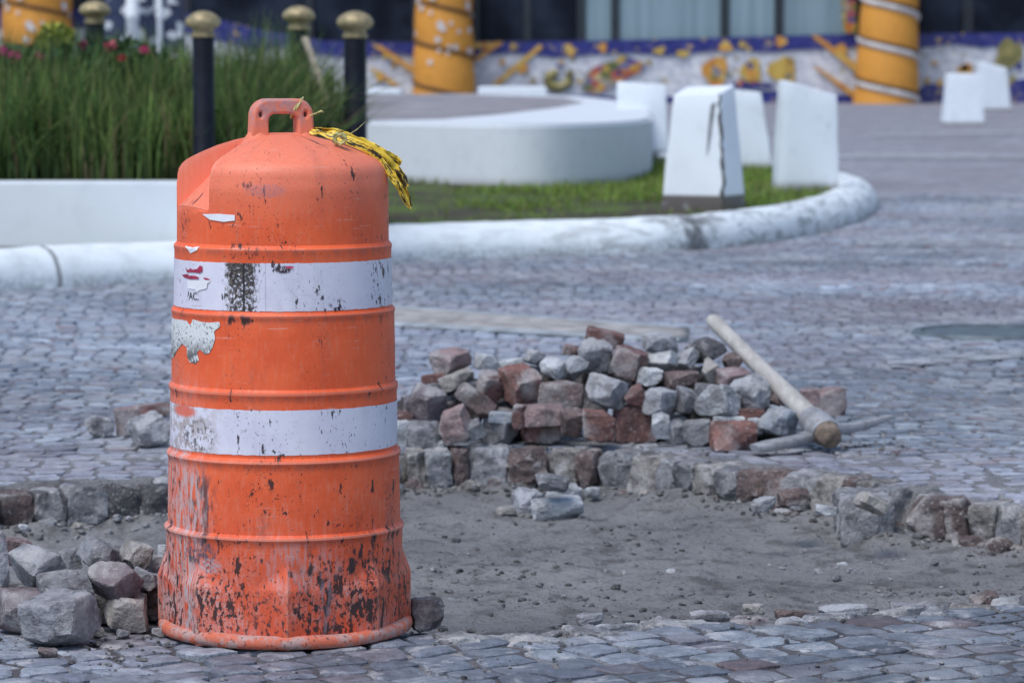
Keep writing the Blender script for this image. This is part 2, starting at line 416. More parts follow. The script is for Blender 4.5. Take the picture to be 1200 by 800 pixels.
COLS = dict(grey=(.27, .275, .30), pale=(.50, .52, .55), white=(.66, .68, .70), blue=(.28, .32, .375), dark=(.11, .108, .118), red=(.19, .100, .092), brick=(.225, .11, .095),
            pink=(.29, .205, .205), brown=(.17, .125, .118), purple=(.18, .145, .16), beige=(.36, .34, .32), lgrey=(.36, .37, .40))
_seed = [100]
def stone(px, py, wpx, hpx, kind, rot, label, mode='m', D=None, q=14, chips=6, rough=.045, dep=.85, name='cobblestone', cat='stone', group=None, n=11, zg=0.0, tan=.55, Df=10.36, sink=.004):
    """px,py: centre of the stone in the photo; wpx,hpx its size there; mode m = on the heap, g = on a surface at zg, D = free depth"""
    _seed[0] += 1; sd = _seed[0]; r = random.Random(sd)
    if mode == 'g':
        b = G(px, py + hpx / 2 - .12 * hpx, zg); Dd = b.y
    elif mode == 'm':
        k = (py - YH) / F; hh = hpx / F * 10.6
        Dd = (HC + Df * tan - hh * .5) / (tan + k); Dd = max(Dd, 10.3)
    else: Dd = D
    s = Dd / F; W, H = wpx * s, hpx * s
    if mode == 'm' and hpx > 26: rot = (rot[0] + r.uniform(-16, 22), rot[1] * 1.25 + r.uniform(-12, 12), rot[2] + r.uniform(-25, 25))
    rx, ry, rz = [math.radians(a) for a in rot]
    # shrink the box so that its tilted outline keeps the size seen in the photo
    c, sn = abs(math.cos(ry)), abs(math.sin(ry)); dd = dep * min(W, H * 1.25)
    ez = abs(math.cos(rz)) + .55 * abs(math.sin(rz)); fw = 1 / (c + sn * H / W) / (ez if abs(rot[2]) > 8 else 1); fh = 1 / (c + sn * W / H)
    w, h = W * fw * 1.0, H * fh * 1.0
    me, V = stone_mesh(name, w, dd, h, sd, q, chips, rough, n)
    R = Euler((rx, ry, rz)).to_matrix(); VR = V @ np.array(R).T
    o = link(name, me, MS); o.rotation_euler = (rx, ry, rz)
    if mode == 'g':
        p = G(px, py + hpx / 2 - .12 * hpx, zg); o.location = (p.x, Dd + dd * .3, zg - VR[:, 2].min() - sink)
    else:
        p = AT(px, py, Dd); o.location = p
        if o.location.z + VR[:, 2].min() < 0: o.location.z = -VR[:, 2].min() - .003
    j = .88 + .24 * r.random(); o.color = (*[x * j for x in COLS[kind]], 1)
    setp(o, label, cat, group); return o

HEAP = 'cobblestones heaped on the pavement'
heap = [
 (497, 472, 50, 48, 'purple', (8, -8, 24), 'large purplish cube with a pale top rim at the left end of the heap'),
 (557, 469, 58, 38, 'brown', (10, 28, 20), 'brown block tilted down to the right, under the long beige stone at the heap left'),
 (533, 498, 44, 42, 'pink', (0, -14, -30), 'pinkish grey block tipped on a corner, directly right of the plain grey bottom cube'),
 (495, 512, 40, 33, 'grey', (0, 2, 10), 'plain grey cube at the bottom left of the heap, below the large purplish cube', 'g'),
 (468, 512, 24, 32, 'pale', (0, 0, 20), 'pale stone at the very left of the heap bottom, half hidden by the orange barrel', 'g'),
 (472, 489, 26, 20, 'red', (0, 8, 0), 'small red stone squeezed between the orange barrel and the large purplish cube'),
 (528, 424, 48, 32, 'pink', (12, -10, 26), 'pink topped red block perched alone highest on the left shoulder of the heap'),
 (508, 443, 30, 14, 'red', (0, -8, 0), 'thin red stone showing under the pink topped block on the left shoulder'),
 (535, 445, 50, 26, 'beige', (0, -20, 12), 'long beige rounded stone lying slantwise on the left shoulder of the heap'),
 (574, 452, 36, 32, 'red', (0, 6, 10), 'dark red block between the long beige stone and the largest square red block'),
 (609, 450, 48, 42, 'brick', (2, -2, 8), 'largest square red block, upright in the left middle of the heap'),
 (570, 425, 30, 24, 'pale', (0, 15, 30), 'pale grey stone at the back, between the pink topped block and a flat white stone'),
 (599, 426, 32, 14, 'white', (0, -12, 0), 'flat white stone lying on top of the largest square red block'),
 (585, 507, 42, 36, 'grey', (0, 8, -28), 'rough grey cobble with a dark right face, directly left of the rough rounded red stone', 'g'),
 (557, 504, 26, 28, 'lgrey', (0, -16, 20), 'slanted light grey stone between the pinkish tipped block and the rough grey cobble'),
 (588, 489, 32, 16, 'blue', (0, 6, 0), 'small blue grey stone sitting above the rough grey cobble in the bottom row'),
 (519, 521, 15, 11, 'pale', (0, 10, 30), 'tiny pale chip on the ground in front of the pinkish grey tipped block', 'g'),
 (609, 488, 18, 28, 'red', (0, 8, 0), 'narrow dark red stone set back left of the red stone pair in the bottom row'),
 (624, 418, 28, 22, 'grey', (0, 20, 30), 'small grey rounded stone on the back ridge right of the flat white stone'),
 (649, 433, 40, 32, 'pale', (0, -12, 20), 'round whitish stone with a grey face, right of the largest square red block', 'm', 4),
 (673, 431, 32, 33, 'lgrey', (0, 24, 20), 'light grey stone leaning behind the round whitish stone'),
 (658, 463, 52, 31, 'brown', (4, 0, 4), 'oblong brown block lying flat under the round whitish stone'),
 (637, 486, 48, 26, 'pink', (2, -2, 6), 'pinkish red block on top of the rough rounded red stone in the bottom row'),
 (635, 508, 52, 33, 'red', (0, 6, 12), 'rough rounded red stone at the very front of the bottom row', 'g', 4),
 (670, 495, 28, 31, 'brown', (0, 2, 0), 'grey brown block set back between the red stone pair and a smooth brick red block'),
 (700, 498, 42, 34, 'brick', (0, 0, 6), 'smooth brick red block in the bottom row behind a small bluish stone'),
 (710, 508, 30, 26, 'blue', (0, -8, 10), 'small bluish white stone touching the left side of the dark red front cube', 'g'),
 (697, 416, 40, 35, 'lgrey', (2, 5, 8), 'square light grey cube high on the heap below the red slab', 'm', 6),
 (709, 396, 48, 26, 'red', (4, 12, 4), 'red slab sloping right at the topmost point of the heap'),
 (669, 410, 19, 14, 'brick', (0, 8, 0), 'little red stone at the back, left of the square light grey cube'),
 (736, 425, 46, 42, 'red', (10, 8, 16), 'big red block with a pink top, right beside the square light grey cube'),
 (711, 459, 46, 43, 'lgrey', (10, 16, 34), 'wedge shaped grey and white stone with a black side, in the middle of the heap'),
 (744, 502, 48, 43, 'red', (0, 0, 6), 'dark red upright cube standing out at the front centre of the heap', 'g'),
 (760, 441, 34, 25, 'white', (0, 8, 20), 'small white stone below the big pink topped block, left of the long red brown one', 'm', 5),
 (800, 445, 48, 22, 'brown', (4, -3, 20), 'long red brown block lying under two white stones right of centre'),
 (774, 402, 46, 26, 'lgrey', (14, 8, 24), 'pale flat topped block on the crest, right of the pink topped big red block'),
 (779, 423, 37, 28, 'white', (12, 24, 30), 'white block tilted on its corner just under the pale crest block'),
 (805, 420, 26, 32, 'lgrey', (0, 34, 20), 'steep light grey wedge leaning left of the dark grey crest cube'),
 (827, 409, 44, 34, 'dark', (8, -22, 36), 'dark grey cube on the crest, left of the pickaxe handle tip'),
 (831, 435, 30, 28, 'beige', (6, -16, 30), 'small grey brown cube right under the dark grey crest cube'),
 (857, 423, 30, 24, 'brown', (0, -30, 20), 'dark brown stone on the right shoulder, touching the pickaxe handle'),
 (860, 445, 42, 27, 'pink', (8, -8, 26), 'red stone with a whitish top on the right shoulder, below the dark brown one'),
 (745, 466, 32, 30, 'red', (0, -28, 20), 'reddish leaning stone right of the wedge shaped stone, above the dark red upright cube'),
 (774, 471, 36, 34, 'lgrey', (6, 4, 20), 'light grey stone above and right of the dark red upright cube'),
 (806, 470, 34, 31, 'grey', (0, 4, 8), 'grey cube in the middle right, between a light grey stone and the biggest whitish rock'),
 (841, 471, 52, 44, 'pale', (0, 10, 40), 'biggest rough whitish rock, right of centre in the heap', 'm', 5),
 (827, 457, 28, 17, 'grey', (0, 6, 0), 'grey stone peeping out behind the biggest rough whitish rock'),
 (792, 506, 40, 35, 'blue', (4, -14, 28), 'light blue grey block tipped sideways, bottom row, second right of the dark red cube', 'g'),
 (819, 510, 40, 34, 'grey', (4, -8, -10), 'grey block in the bottom row touching the bright brick red one', 'g'),
 (860, 515, 56, 34, 'brick', (0, 0, 10), 'bright brick red block at the right end of the bottom row, by the pickaxe blade', 'g'),
 (854, 494, 38, 14, 'white', (0, 2, 0), 'flat white stone lying behind the bright brick red block'),
 (775, 498, 22, 30, 'pale', (0, 0, 10), 'pale stone half hidden right behind the dark red upright cube'),
 (881, 461, 42, 40, 'lgrey', (4, 8, -30), 'rounded light grey and brown stone just left of the pickaxe handle', 'm', 5),
 (878, 486, 36, 14, 'brick', (0, 0, 0), 'flat dark red stone under the rounded grey and brown stone'),
 (913, 493, 42, 40, 'blue', (0, 12, 30), 'rough blue grey rock behind the pickaxe blade, right end of the heap', 'm', 5),
 (883, 499, 22, 18, 'pale', (0, 0, 20), 'small pale stone between the bright brick red block and the rough blue grey rock'),
 (948, 471, 28, 26, 'pink', (0, 0, 6), 'dull red block behind the thick lower end of the pickaxe handle', 'g'),
 (974, 475, 34, 34, 'pink', (0, 0, 10), 'isolated pinkish grey cube on the far right, above the pickaxe head', 'g'),
 (911, 466, 28, 22, 'brown', (0, 8, 0), 'dark brown stone in the shade under the pickaxe handle'),
]
for row in heap:
    a = row[:7]; mode = row[7] if len(row) > 7 else 'm'; q = row[8] + 2 if len(row) > 8 else 16
    stone(*a, mode=mode, q=q, group=HEAP, rough=.034 if q > 8 else .06, n=14, chips=7)
# stones in the core of the heap: slivers show in the gaps, coloured near black as the shade there
for i in range(34):
    t = i / 33; x = 485 + t * 425 + random.uniform(-10, 10); top = np.interp(x, [480, 530, 620, 700, 770, 830, 900, 930], [470, 440, 435, 415, 415, 430, 478, 500])
    py = random.uniform(top + 14, 505); kind = random.choice(['dark', 'red', 'brown', 'grey', 'purple'])
    k = (py - YH) / F; Dd = (HC + 10.36 * .55) / (.55 + k) + .15
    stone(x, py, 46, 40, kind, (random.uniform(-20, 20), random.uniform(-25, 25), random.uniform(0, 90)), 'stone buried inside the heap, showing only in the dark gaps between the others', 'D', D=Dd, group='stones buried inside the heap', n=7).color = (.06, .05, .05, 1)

LP = 'broken stones piled left of the barrel'
near = [
 (68, 734, 86, 62, 'grey', (8, -4, -30), 'largest grey cobble with a dark right face, front of the pile left of the barrel', 6.72),
 (24, 722, 62, 56, 'purple', (0, 4, 20), 'purplish block at the left picture edge, beside the largest front cobble', 6.9),
 (150, 722, 66, 50, 'beige', (10, 14, 20), 'rough beige grey rock at the front right of the pile, nearest the barrel', 6.86),
 (136, 678, 66, 54, 'purple', (12, -32, 34), 'block tilted on its corner with a light left face and dark right face', 7.05),
 (76, 687, 72, 36, 'grey', (14, -6, 24), 'low grey slab in the middle of the left pile, under the tilted block', 7.02),
 (95, 712, 54, 40, 'grey', (4, 4, 10), 'grey slab half hidden behind the largest front cobble', 6.93),
 (46, 663, 66, 62, 'lgrey', (16, -28, 30), 'tall block with a pale top and black front, upper left of the pile', 7.12),
 (24, 646, 42, 36, 'pink', (0, 8, 0), 'pinkish stone at the back left, behind the tall pale topped block', 7.3),
 (2, 655, 22, 68, 'lgrey', (0, -6, 20), 'upright grey stone cut by the left picture edge', 7.05),
 (82, 657, 30, 32, 'lgrey', (0, -12, 20), 'smooth grey stone at the back between two tilted blocks', 7.26),
 (119, 652, 60, 46, 'grey', (10, 30, 30), 'tilted grey stone with a dark right side at the back centre of the pile', 7.2),
 (159, 650, 42, 38, 'beige', (0, 16, 20), 'rough brownish stone on the top right of the pile', 7.24),
 (182, 660, 24, 26, 'pale', (0, 14, 20), 'small pale stone at the back right, touching the barrel outline', 7.3),
 (170, 679, 38, 30, 'grey', (0, 28, 20), 'grey wedge stone between the corner-tilted block and the barrel', 7.13),
 (174, 710, 36, 42, 'purple', (0, -8, 24), 'dark purplish stone wedged against the lower left of the barrel', 7.08),
 (115, 740, 18, 11, 'beige', (0, 0, 20), 'beige chip on the ground between the largest cobble and the beige grey rock', 6.85),
 (144, 742, 20, 13, 'lgrey', (0, 20, 20), 'light grey chip under the rough beige grey rock', 6.85),
 (187, 740, 18, 11, 'purple', (0, 0, 0), 'purplish chip right at the left foot of the barrel', 6.9),
 (190, 648, 10, 20, 'pale', (0, 0, 0), 'narrow pale stone tip next to the barrel at the back of the left pile', 7.35),
 (55, 764, 24, 12, 'brown', (0, 6, 0), 'small brown chip under the largest front cobble', 6.72),
]
for (px, py, w, h, kd, rot, lab, D) in near:
    low = py + h / 2 > 728
    stone(px, py, w, h, kd, rot, lab, 'g' if low else 'D', D=D, q=12, chips=9, rough=.035, group=LP, n=15 if w > 30 else 8, dep=.95)
for i in range(9):
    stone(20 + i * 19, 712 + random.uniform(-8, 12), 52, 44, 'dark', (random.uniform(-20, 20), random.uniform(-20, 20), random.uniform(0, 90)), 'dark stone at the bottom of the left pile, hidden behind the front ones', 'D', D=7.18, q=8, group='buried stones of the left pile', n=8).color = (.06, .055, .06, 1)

stone(500, 723, 42, 40, 'purple', (0, -4, 16), 'single grey cube standing on the setts close to the right foot of the barrel', 'g', q=9, chips=6, n=14, zg=-.01)
stone(519, 738, 12, 10, 'dark', (0, 0, 20), 'dark chip beside the single grey cube right of the barrel', 'g', n=6)
BL = 'loose stones behind the barrel on the left'
stone(114, 503, 38, 28, 'grey', (0, 6, 20), 'notched grey chunk, leftmost of the loose stones behind the barrel', 'g', q=6, chips=7, rough=.09, group=BL)
stone(149, 498, 34, 36, 'pink', (0, -6, 10), 'pinkish red block between the notched grey chunk and a pale rock', 'g', group=BL)
stone(175, 507, 56, 48, 'lgrey', (8, -18, 24), 'big pale rock with a dark hollow side, touching the left outline of the barrel', 'g', q=6, chips=7, rough=.07, group=BL)
stone(178, 482, 50, 18, 'red', (0, -4, 0), 'flat red brown block behind the big pale rock, next to the barrel', 'g', group=BL)
PG = 'broken stones lying in the dirt pit'
def zpit(px, py):
    p = G(px, py, -.14); return float(dirt_z(np.array([p.x]), np.array([p.y]))[0])
for (px, py, w, h, kd, rot, lab, q) in [
 (653, 598, 62, 28, 'pale', (10, -5, 8), 'large flat pale slab at the front of the stones in the dirt pit', 8),
 (661, 579, 44, 24, 'pale', (8, 6, 20), 'pale stone leaning behind the large flat slab in the pit', 8),
 (619, 589, 40, 30, 'lgrey', (6, 4, 24), 'grey block left of the large flat slab in the pit', 9),
 (593, 600, 25, 13, 'beige', (0, 0, 10), 'small beige flat stone, leftmost in the pit group', 5),
 (647, 566, 44, 24, 'grey', (0, 8, 16), 'dark grey lump touching the cut edge behind the pit group', 6),
 (694, 577, 17, 13, 'pale', (0, 0, 30), 'small pale stone at the foot of the cut edge, right of the pit group', 6),
 (987, 661, 14, 8, 'white', (0, 0, 10), 'little white pebble lying alone on the right half of the dirt', 4),
 (980, 675, 11, 8, 'grey', (0, 0, 10), 'little grey pebble just below the lone white pebble', 4),
 (786, 668, 12, 8, 'pale', (0, 0, 10), 'pale pebble near the middle of the dirt', 4),
 (535, 632, 12, 7, 'dark', (0, 0, 10), 'dark clod in the dirt to the right of the barrel', 4),
 (895, 591, 34, 20, 'lgrey', (0, -14, 20), 'grey rubble stone leaning on the cut edge below the pickaxe blade', 7),
 (1022, 592, 46, 30, 'beige', (0, 22, 16), 'tilted beige stone at the inner corner of the cut edge on the right', 7),
 (968, 597, 26, 14, 'pale', (0, 6, 0), 'pale flat stone at the foot of the cut edge, left of the tilted beige one', 7),
 (930, 583, 40, 22, 'brown', (0, -4, 10), 'brown stone tucked under the cut edge below the pickaxe knob', 8),
 (27, 617, 15, 10, 'pale', (0, 10, 10), 'small pale stone in the dirt at the far left, behind the left pile', 6),
]:
    stone(px, py, w, h, kd, rot, lab, 'g', q=q, chips=6, rough=.06, group=PG, zg=zpit(px, py + h / 2), n=11 if w > 20 else 6, sink=.006)
NG = 'loose stones along the near edge of the dirt'
for (px, py, w, h, kd, rot, lab, q) in [
 (690, 727, 36, 20, 'lgrey', (0, -6, 20), 'pale lump standing up at the near edge of the dirt, centre of the picture', 6),
 (658, 742, 50, 13, 'grey', (0, -9, 10), 'low grey shard leading left from the pale lump at the near dirt edge', 6),
 (722, 736, 58, 13, 'lgrey', (0, 2, 6), 'flat broken sett just right of the pale lump', 8),
 (832, 721, 48, 15, 'lgrey', (0, 4, 6), 'rounded light grey sett at the near dirt edge, right of the flat broken one', 5),
 (884, 716, 28, 16, 'beige', (0, 0, 10), 'brown and beige stone at the near edge between two grey setts', 6),
 (930, 720, 48, 15, 'brown', (0, 5, 10), 'rusty brown stone lying at the near edge of the dirt', 6),
 (1066, 714, 48, 18, 'grey', (0, 6, 8), 'grey broken sett at the near edge, left of the dark brown rock', 7),
 (1155, 703, 40, 24, 'brown', (0, -16, 20), 'dark brown rock sticking up at the near edge on the right', 6),
 (988, 716, 58, 18, 'lgrey', (0, -3, 0), 'wide light grey sett lifted at the near edge of the dirt', 7),
 (740, 734, 16, 9, 'pale', (0, 0, 0), 'pale chip beside the flat broken sett', 5),
]:
    stone(px, py, w, h, kd, rot, lab, 'g', q=q, chips=7, rough=.07, group=NG, zg=-.022, n=11)

# ------------------------------------------------------------------ cut edge of the far pavement (parts of the pavement)
def edge_walk():
    pts = [Vector((x, y, 0)) for x, y in BACK]; seg = []; s = 0
    L = [0]
    for i in range(len(pts) - 1): L.append(L[-1] + (pts[i + 1] - pts[i]).length)
    def at(u):
        u = max(0, min(L[-1] - 1e-5, u))
        for i in range(len(pts) - 1):
            if u <= L[i + 1]: t = (u - L[i]) / (L[i + 1] - L[i]); return pts[i].lerp(pts[i + 1], t), (pts[i + 1] - pts[i]).normalized()
    u = 0; k = 0; r = random.Random(5)
    kinds = ['beige', 'grey', 'lgrey', 'beige', 'grey', 'grey', 'lgrey', 'brown']
    while u < L[-1] - .1 and k < 98:
        w = r.choice([r.uniform(.055, .08), r.uniform(.075, .10), r.uniform(.085, .12)]); p, t = at(u + w / 2); n = Vector((-t.y, t.x, 0))
        if n.y < 0: n = -n
        if abs(p.x) > 2.1: u += w; continue
        h = r.uniform(.095, .138) if p.x < .95 else r.uniform(.128, .15); d = r.uniform(.125, .155)
        me, V = stone_mesh('edge_stone', w * 1.07, d, h, 900 + k, 12, 7, .058, 13)
        o = link('edge_stone', me, MS, pave_far); o.rotation_euler = (r.uniform(-.06, .05), r.uniform(-.04, .04), math.atan2(t.y, t.x) + r.uniform(-.07, .07))
        o.location = p + n * (d * .5 + r.uniform(-.012, .014)) + Vector((0, 0, -h / 2 + r.uniform(-.009, .005)))
        c = COLS[r.choice(kinds)] if p.x > -.9 else COLS[r.choice(['dark', 'grey', 'dark', 'brown'])]
        j = r.uniform(.55, .95); o.color = (*[x * j for x in c], 1)
        k += 1
        for _q in range(2 if r.random() < .85 else 1):
            if k >= 98: break
            w2 = r.uniform(.025, .075); h2 = w2 * r.uniform(.5, .8)
            me, V = stone_mesh('footing_stone', w2, w2 * .8, h2, 2000 + k, 5, 6, .09, 7)
            o2 = link('footing_stone', me, MS, pave_far); q = p - n * r.uniform(-.045, .03) + t * r.uniform(-.05, .05)
            o2.location = (q.x, q.y, -.130 + h2 * .35); o2.rotation_euler = (r.uniform(-.3, .3), r.uniform(-.3, .3), r.uniform(0, 3))
            j = r.uniform(.6, 1.05); o2.color = (*[x * j for x in COLS[r.choice(['beige', 'brown', 'grey'])]], 1)
        u += w
edge_walk()

def near_edge():
    r = random.Random(11); L = [Vector((x, y, 0)) for x, y in NEAR]; k = 0
    for i in range(len(L) - 1):
        a, b = L[i], L[i + 1]; u = 0; d = (b - a); ln = d.length; d.normalize()
        while u < ln:
            w = r.uniform(.07, .15); p = a + d * (u + w / 2); u += w * r.uniform(.8, 1.5)
            if abs(p.x) > 1.6 or k > 60 or (p.x < -.2 and r.random() < .6): continue
            k += 1; h = r.uniform(.05, .08); me, V = stone_mesh('broken_sett', w, r.uniform(.06, .11), h, 3000 + k, 9, 8, .08, 10)
            o = link('broken_sett', me, MS, pave_near); o.rotation_euler = (r.uniform(-.2, .12), r.uniform(-.16, .16), r.uniform(-.5, .5)); o.location = (p.x, p.y - .01 + r.uniform(-.045, .04), -h * .5 + r.uniform(-.004, .012))
            j = r.uniform(.75, 1.1); o.color = (*[x * j for x in COLS[r.choice(['lgrey', 'grey', 'lgrey', 'beige', 'purple'])]], 1)
near_edge()

# ------------------------------------------------------------------ gravel crumbs on the dirt
def gravel():
    V0, F0 = cube_grid(1); V0 = V0 / np.linalg.norm(V0, axis=1)[:, None]
    r = RNG; vs, cs = [], []; N = 0; fs = []
    n = 30000; x = r.uniform(-2.2, 2.2, n); y = r.uniform(6.9, 10.6, n); ins = inpoly(x, y, PIT); x, y = x[ins], y[ins]
    db = dpoly(x, y, BACK); dn = dpoly(x, y, NEAR); cl = vnoise(x * 3, y * 5)
    keep = (r.random(len(x)) < np.where(db < .1, .55, np.where(dn < .15, .35, .05 + .55 * np.clip(cl - .5, 0, 1)))); x, y, db = x[keep], y[keep], db[keep]
    z = dirt_z(x, y)
    for i in range(len(x)):
        s = abs(r.normal(0, .0042)) + .0014 + (.007 * r.random() if db[i] < .08 else 0)
        if r.random() < .02: s += .008
        jit = V0 * (1 + .35 * r.normal(0, 1, (len(V0), 1)) * .6); a = r.uniform(0, 6.28); R = np.array([[math.cos(a), -math.sin(a), 0], [math.sin(a), math.cos(a), 0], [0, 0, 1]])
        vs.append((jit * np.array((s, s * r.uniform(.6, 1), s * r.uniform(.4, .8)))) @ R.T + np.array((x[i], y[i], z[i] + s * .25)))
        fs.append(F0 + N); N += len(V0); g = r.choice([.07, .1, .16, .24], p=[.42, .3, .2, .08]) * r.uniform(.8, 1.2); cs.append(np.tile((g * 1.02, g * .96, g * .93), (len(V0), 1)))
    o = link('gravel', mesh_np('gravel', np.concatenate(vs), np.concatenate(fs), False, np.concatenate(cs)), MSETT)
    setp(o, 'loose gravel and clods scattered over the bare dirt', 'gravel', kind='stuff')
gravel()
# crumbs in the joints and on the near setts, and around the heap foot
def crumbs():
    V0, F0 = cube_grid(1); V0 = V0 / np.linalg.norm(V0, axis=1)[:, None]; r = RNG; vs, fs, cs = [], [], []; N = 0
    P = []
    for i in range(260): P.append((r.uniform(-1.3, 1.3), r.uniform(6.3, 7.5)))
    for i in range(420): P.append((r.uniform(-.45, 1.25), r.uniform(10.2, 10.65)))
    for i in range(150): P.append((r.uniform(-1.4, -.7), r.uniform(6.6, 7.0)))
    for (x, y) in P:
        if inpoly(np.array([x]), np.array([y]), PIT)[0]: continue
        s = abs(r.normal(0, .003)) + .0015
        vs.append(V0 * (1 + .2 * r.normal(0, 1, (len(V0), 1))) * np.array((s, s, s * .6)) + np.array((x, y, s * .3 - .002))); fs.append(F0 + N); N += len(V0)
        g = r.choice([.07, .15, .3]); cs.append(np.tile((g, g * .97, g * .95), (len(V0), 1)))
    o = link('stone_crumbs', mesh_np('stone_crumbs', np.concatenate(vs), np.concatenate(fs), False, np.concatenate(cs)), MSETT)
    setp(o, 'small crumbs of broken stone scattered over the setts', 'crumbs', kind='stuff')
crumbs()

# ------------------------------------------------------------------ traffic barrel
S = 557.0; BX, BY = G(334, 737).x, 7.1
BY = 7.06
BARREL = empty('traffic_barrel', (BX, BY, 0), 0, label='scuffed orange traffic barrel with two white bands standing on the setts', cat='traffic barrel')
PROF = [(.0, 136), (.03, 136), (.10, 137), (.122, 137.3), (.124, 137.3), (.16, 138), (.214, 138.6), (.2185, 139.6), (.223, 140.6), (.2275, 140.2), (.230, 138), (.233, 136.2), (.28, 136), (.34, 135.6), (.371, 135.4), (.3755, 136.6), (.380, 137.4), (.3845, 136.6),
        (.387, 134.4), (.390, 133), (.44, 132.8), (.50, 132.4), (.511, 132.3), (.5155, 133.4), (.520, 134), (.5245, 133.4), (.527, 131.6), (.53, 130.6), (.60, 130.2), (.665, 129.5), (.6715, 129.4), (.676, 130.3), (.681, 130.4), (.6845, 128.5), (.688, 127),
        (.74, 126.8), (.79, 126.6), (.806, 126.8), (.811, 127.4), (.8155, 127.4), (.819, 125.6), (.823, 123.8), (.87, 123.6), (.93, 123.4), (.945, 123.2), (.950, 122.4), (.962, 122), (.974, 120.5), (.984, 117), (.992, 112), (1.000, 104), (1.010, 92), (1.022, 76), (1.033, 56), (1.041, 36), (1.0445, 18), (1.0455, .5)]
def prof_dense():
    out = []
    for i in range(len(PROF) - 1):
        (z0, r0), (z1, r1) = PROF[i], PROF[i + 1]; n = max(1, int(max(abs(z1 - z0) / .009, abs(r1 - r0) / 5)))
        for k in range(n): t = k / n; out.append((z0 + (z1 - z0) * t, (r0 + (r1 - r0) * t) / S))
    out.append((PROF[-1][0], PROF[-1][1] / S)); return out
PD = prof_dense(); PZ = [p[0] for p in PROF[:-10]]; PR = [p[1] / S for p in PROF[:-10]]
def rad(z): return float(np.interp(z, PZ, PR))
def oct_r(th):
    a = (th - math.radians(5)) % (PI / 4) - PI / 8
    return (148.5 / S) * math.cos(PI / 8) / math.cos(a)
def barrel_point(th, z, r):
    if z < .17 and r > .1:
        ro = oct_r(th); t = max(0, z - .122) * .36
        r = max(r, ro - t)
        if z < .03: r -= (.03 - z) * .1
    if z > .8:   # flat sloping recess for a lamp, front left shoulder
        win = 1 if math.radians(-84) < th < math.radians(-40) else 0
        if win:
            zp = .890 + (.2215 - r) * .98 + .008 * math.sin((th + 1.47) * 4)
            if z > zp: z = zp; r = min(r, .219)
    # slow dents
    r += .0016 * mnoise.noise(Vector((math.sin(th) * 1.8, math.cos(th) * 1.8, z * 4)))
    return (r * math.sin(th), -r * math.cos(th), z)
def build_body():
    n = 288; vs, uv, fs = [], [], []
    for (z, r) in PD:
        for i in range(n + 1):
            th = -PI + 2 * PI * i / n; vs.append(barrel_point(th, z, r)); uv.append((th * .235, z))
    for j in range(len(PD) - 1):
        for i in range(n): a = j * (n + 1) + i; fs.append((a, a + 1, a + n + 2, a + n + 1))
    me = mesh_np('body', vs, fs, True); l = me.uv_layers.new(name='UVMap')
    li = np.empty(len(me.loops), np.int32); me.loops.foreach_get('vertex_index', li); l.data.foreach_set('uv', np.array(uv, np.float32)[li].ravel())
    me.set_sharp_from_angle(angle=math.radians(30)); return me
def m_thr(kind): return .625 if kind != 'band' else .64
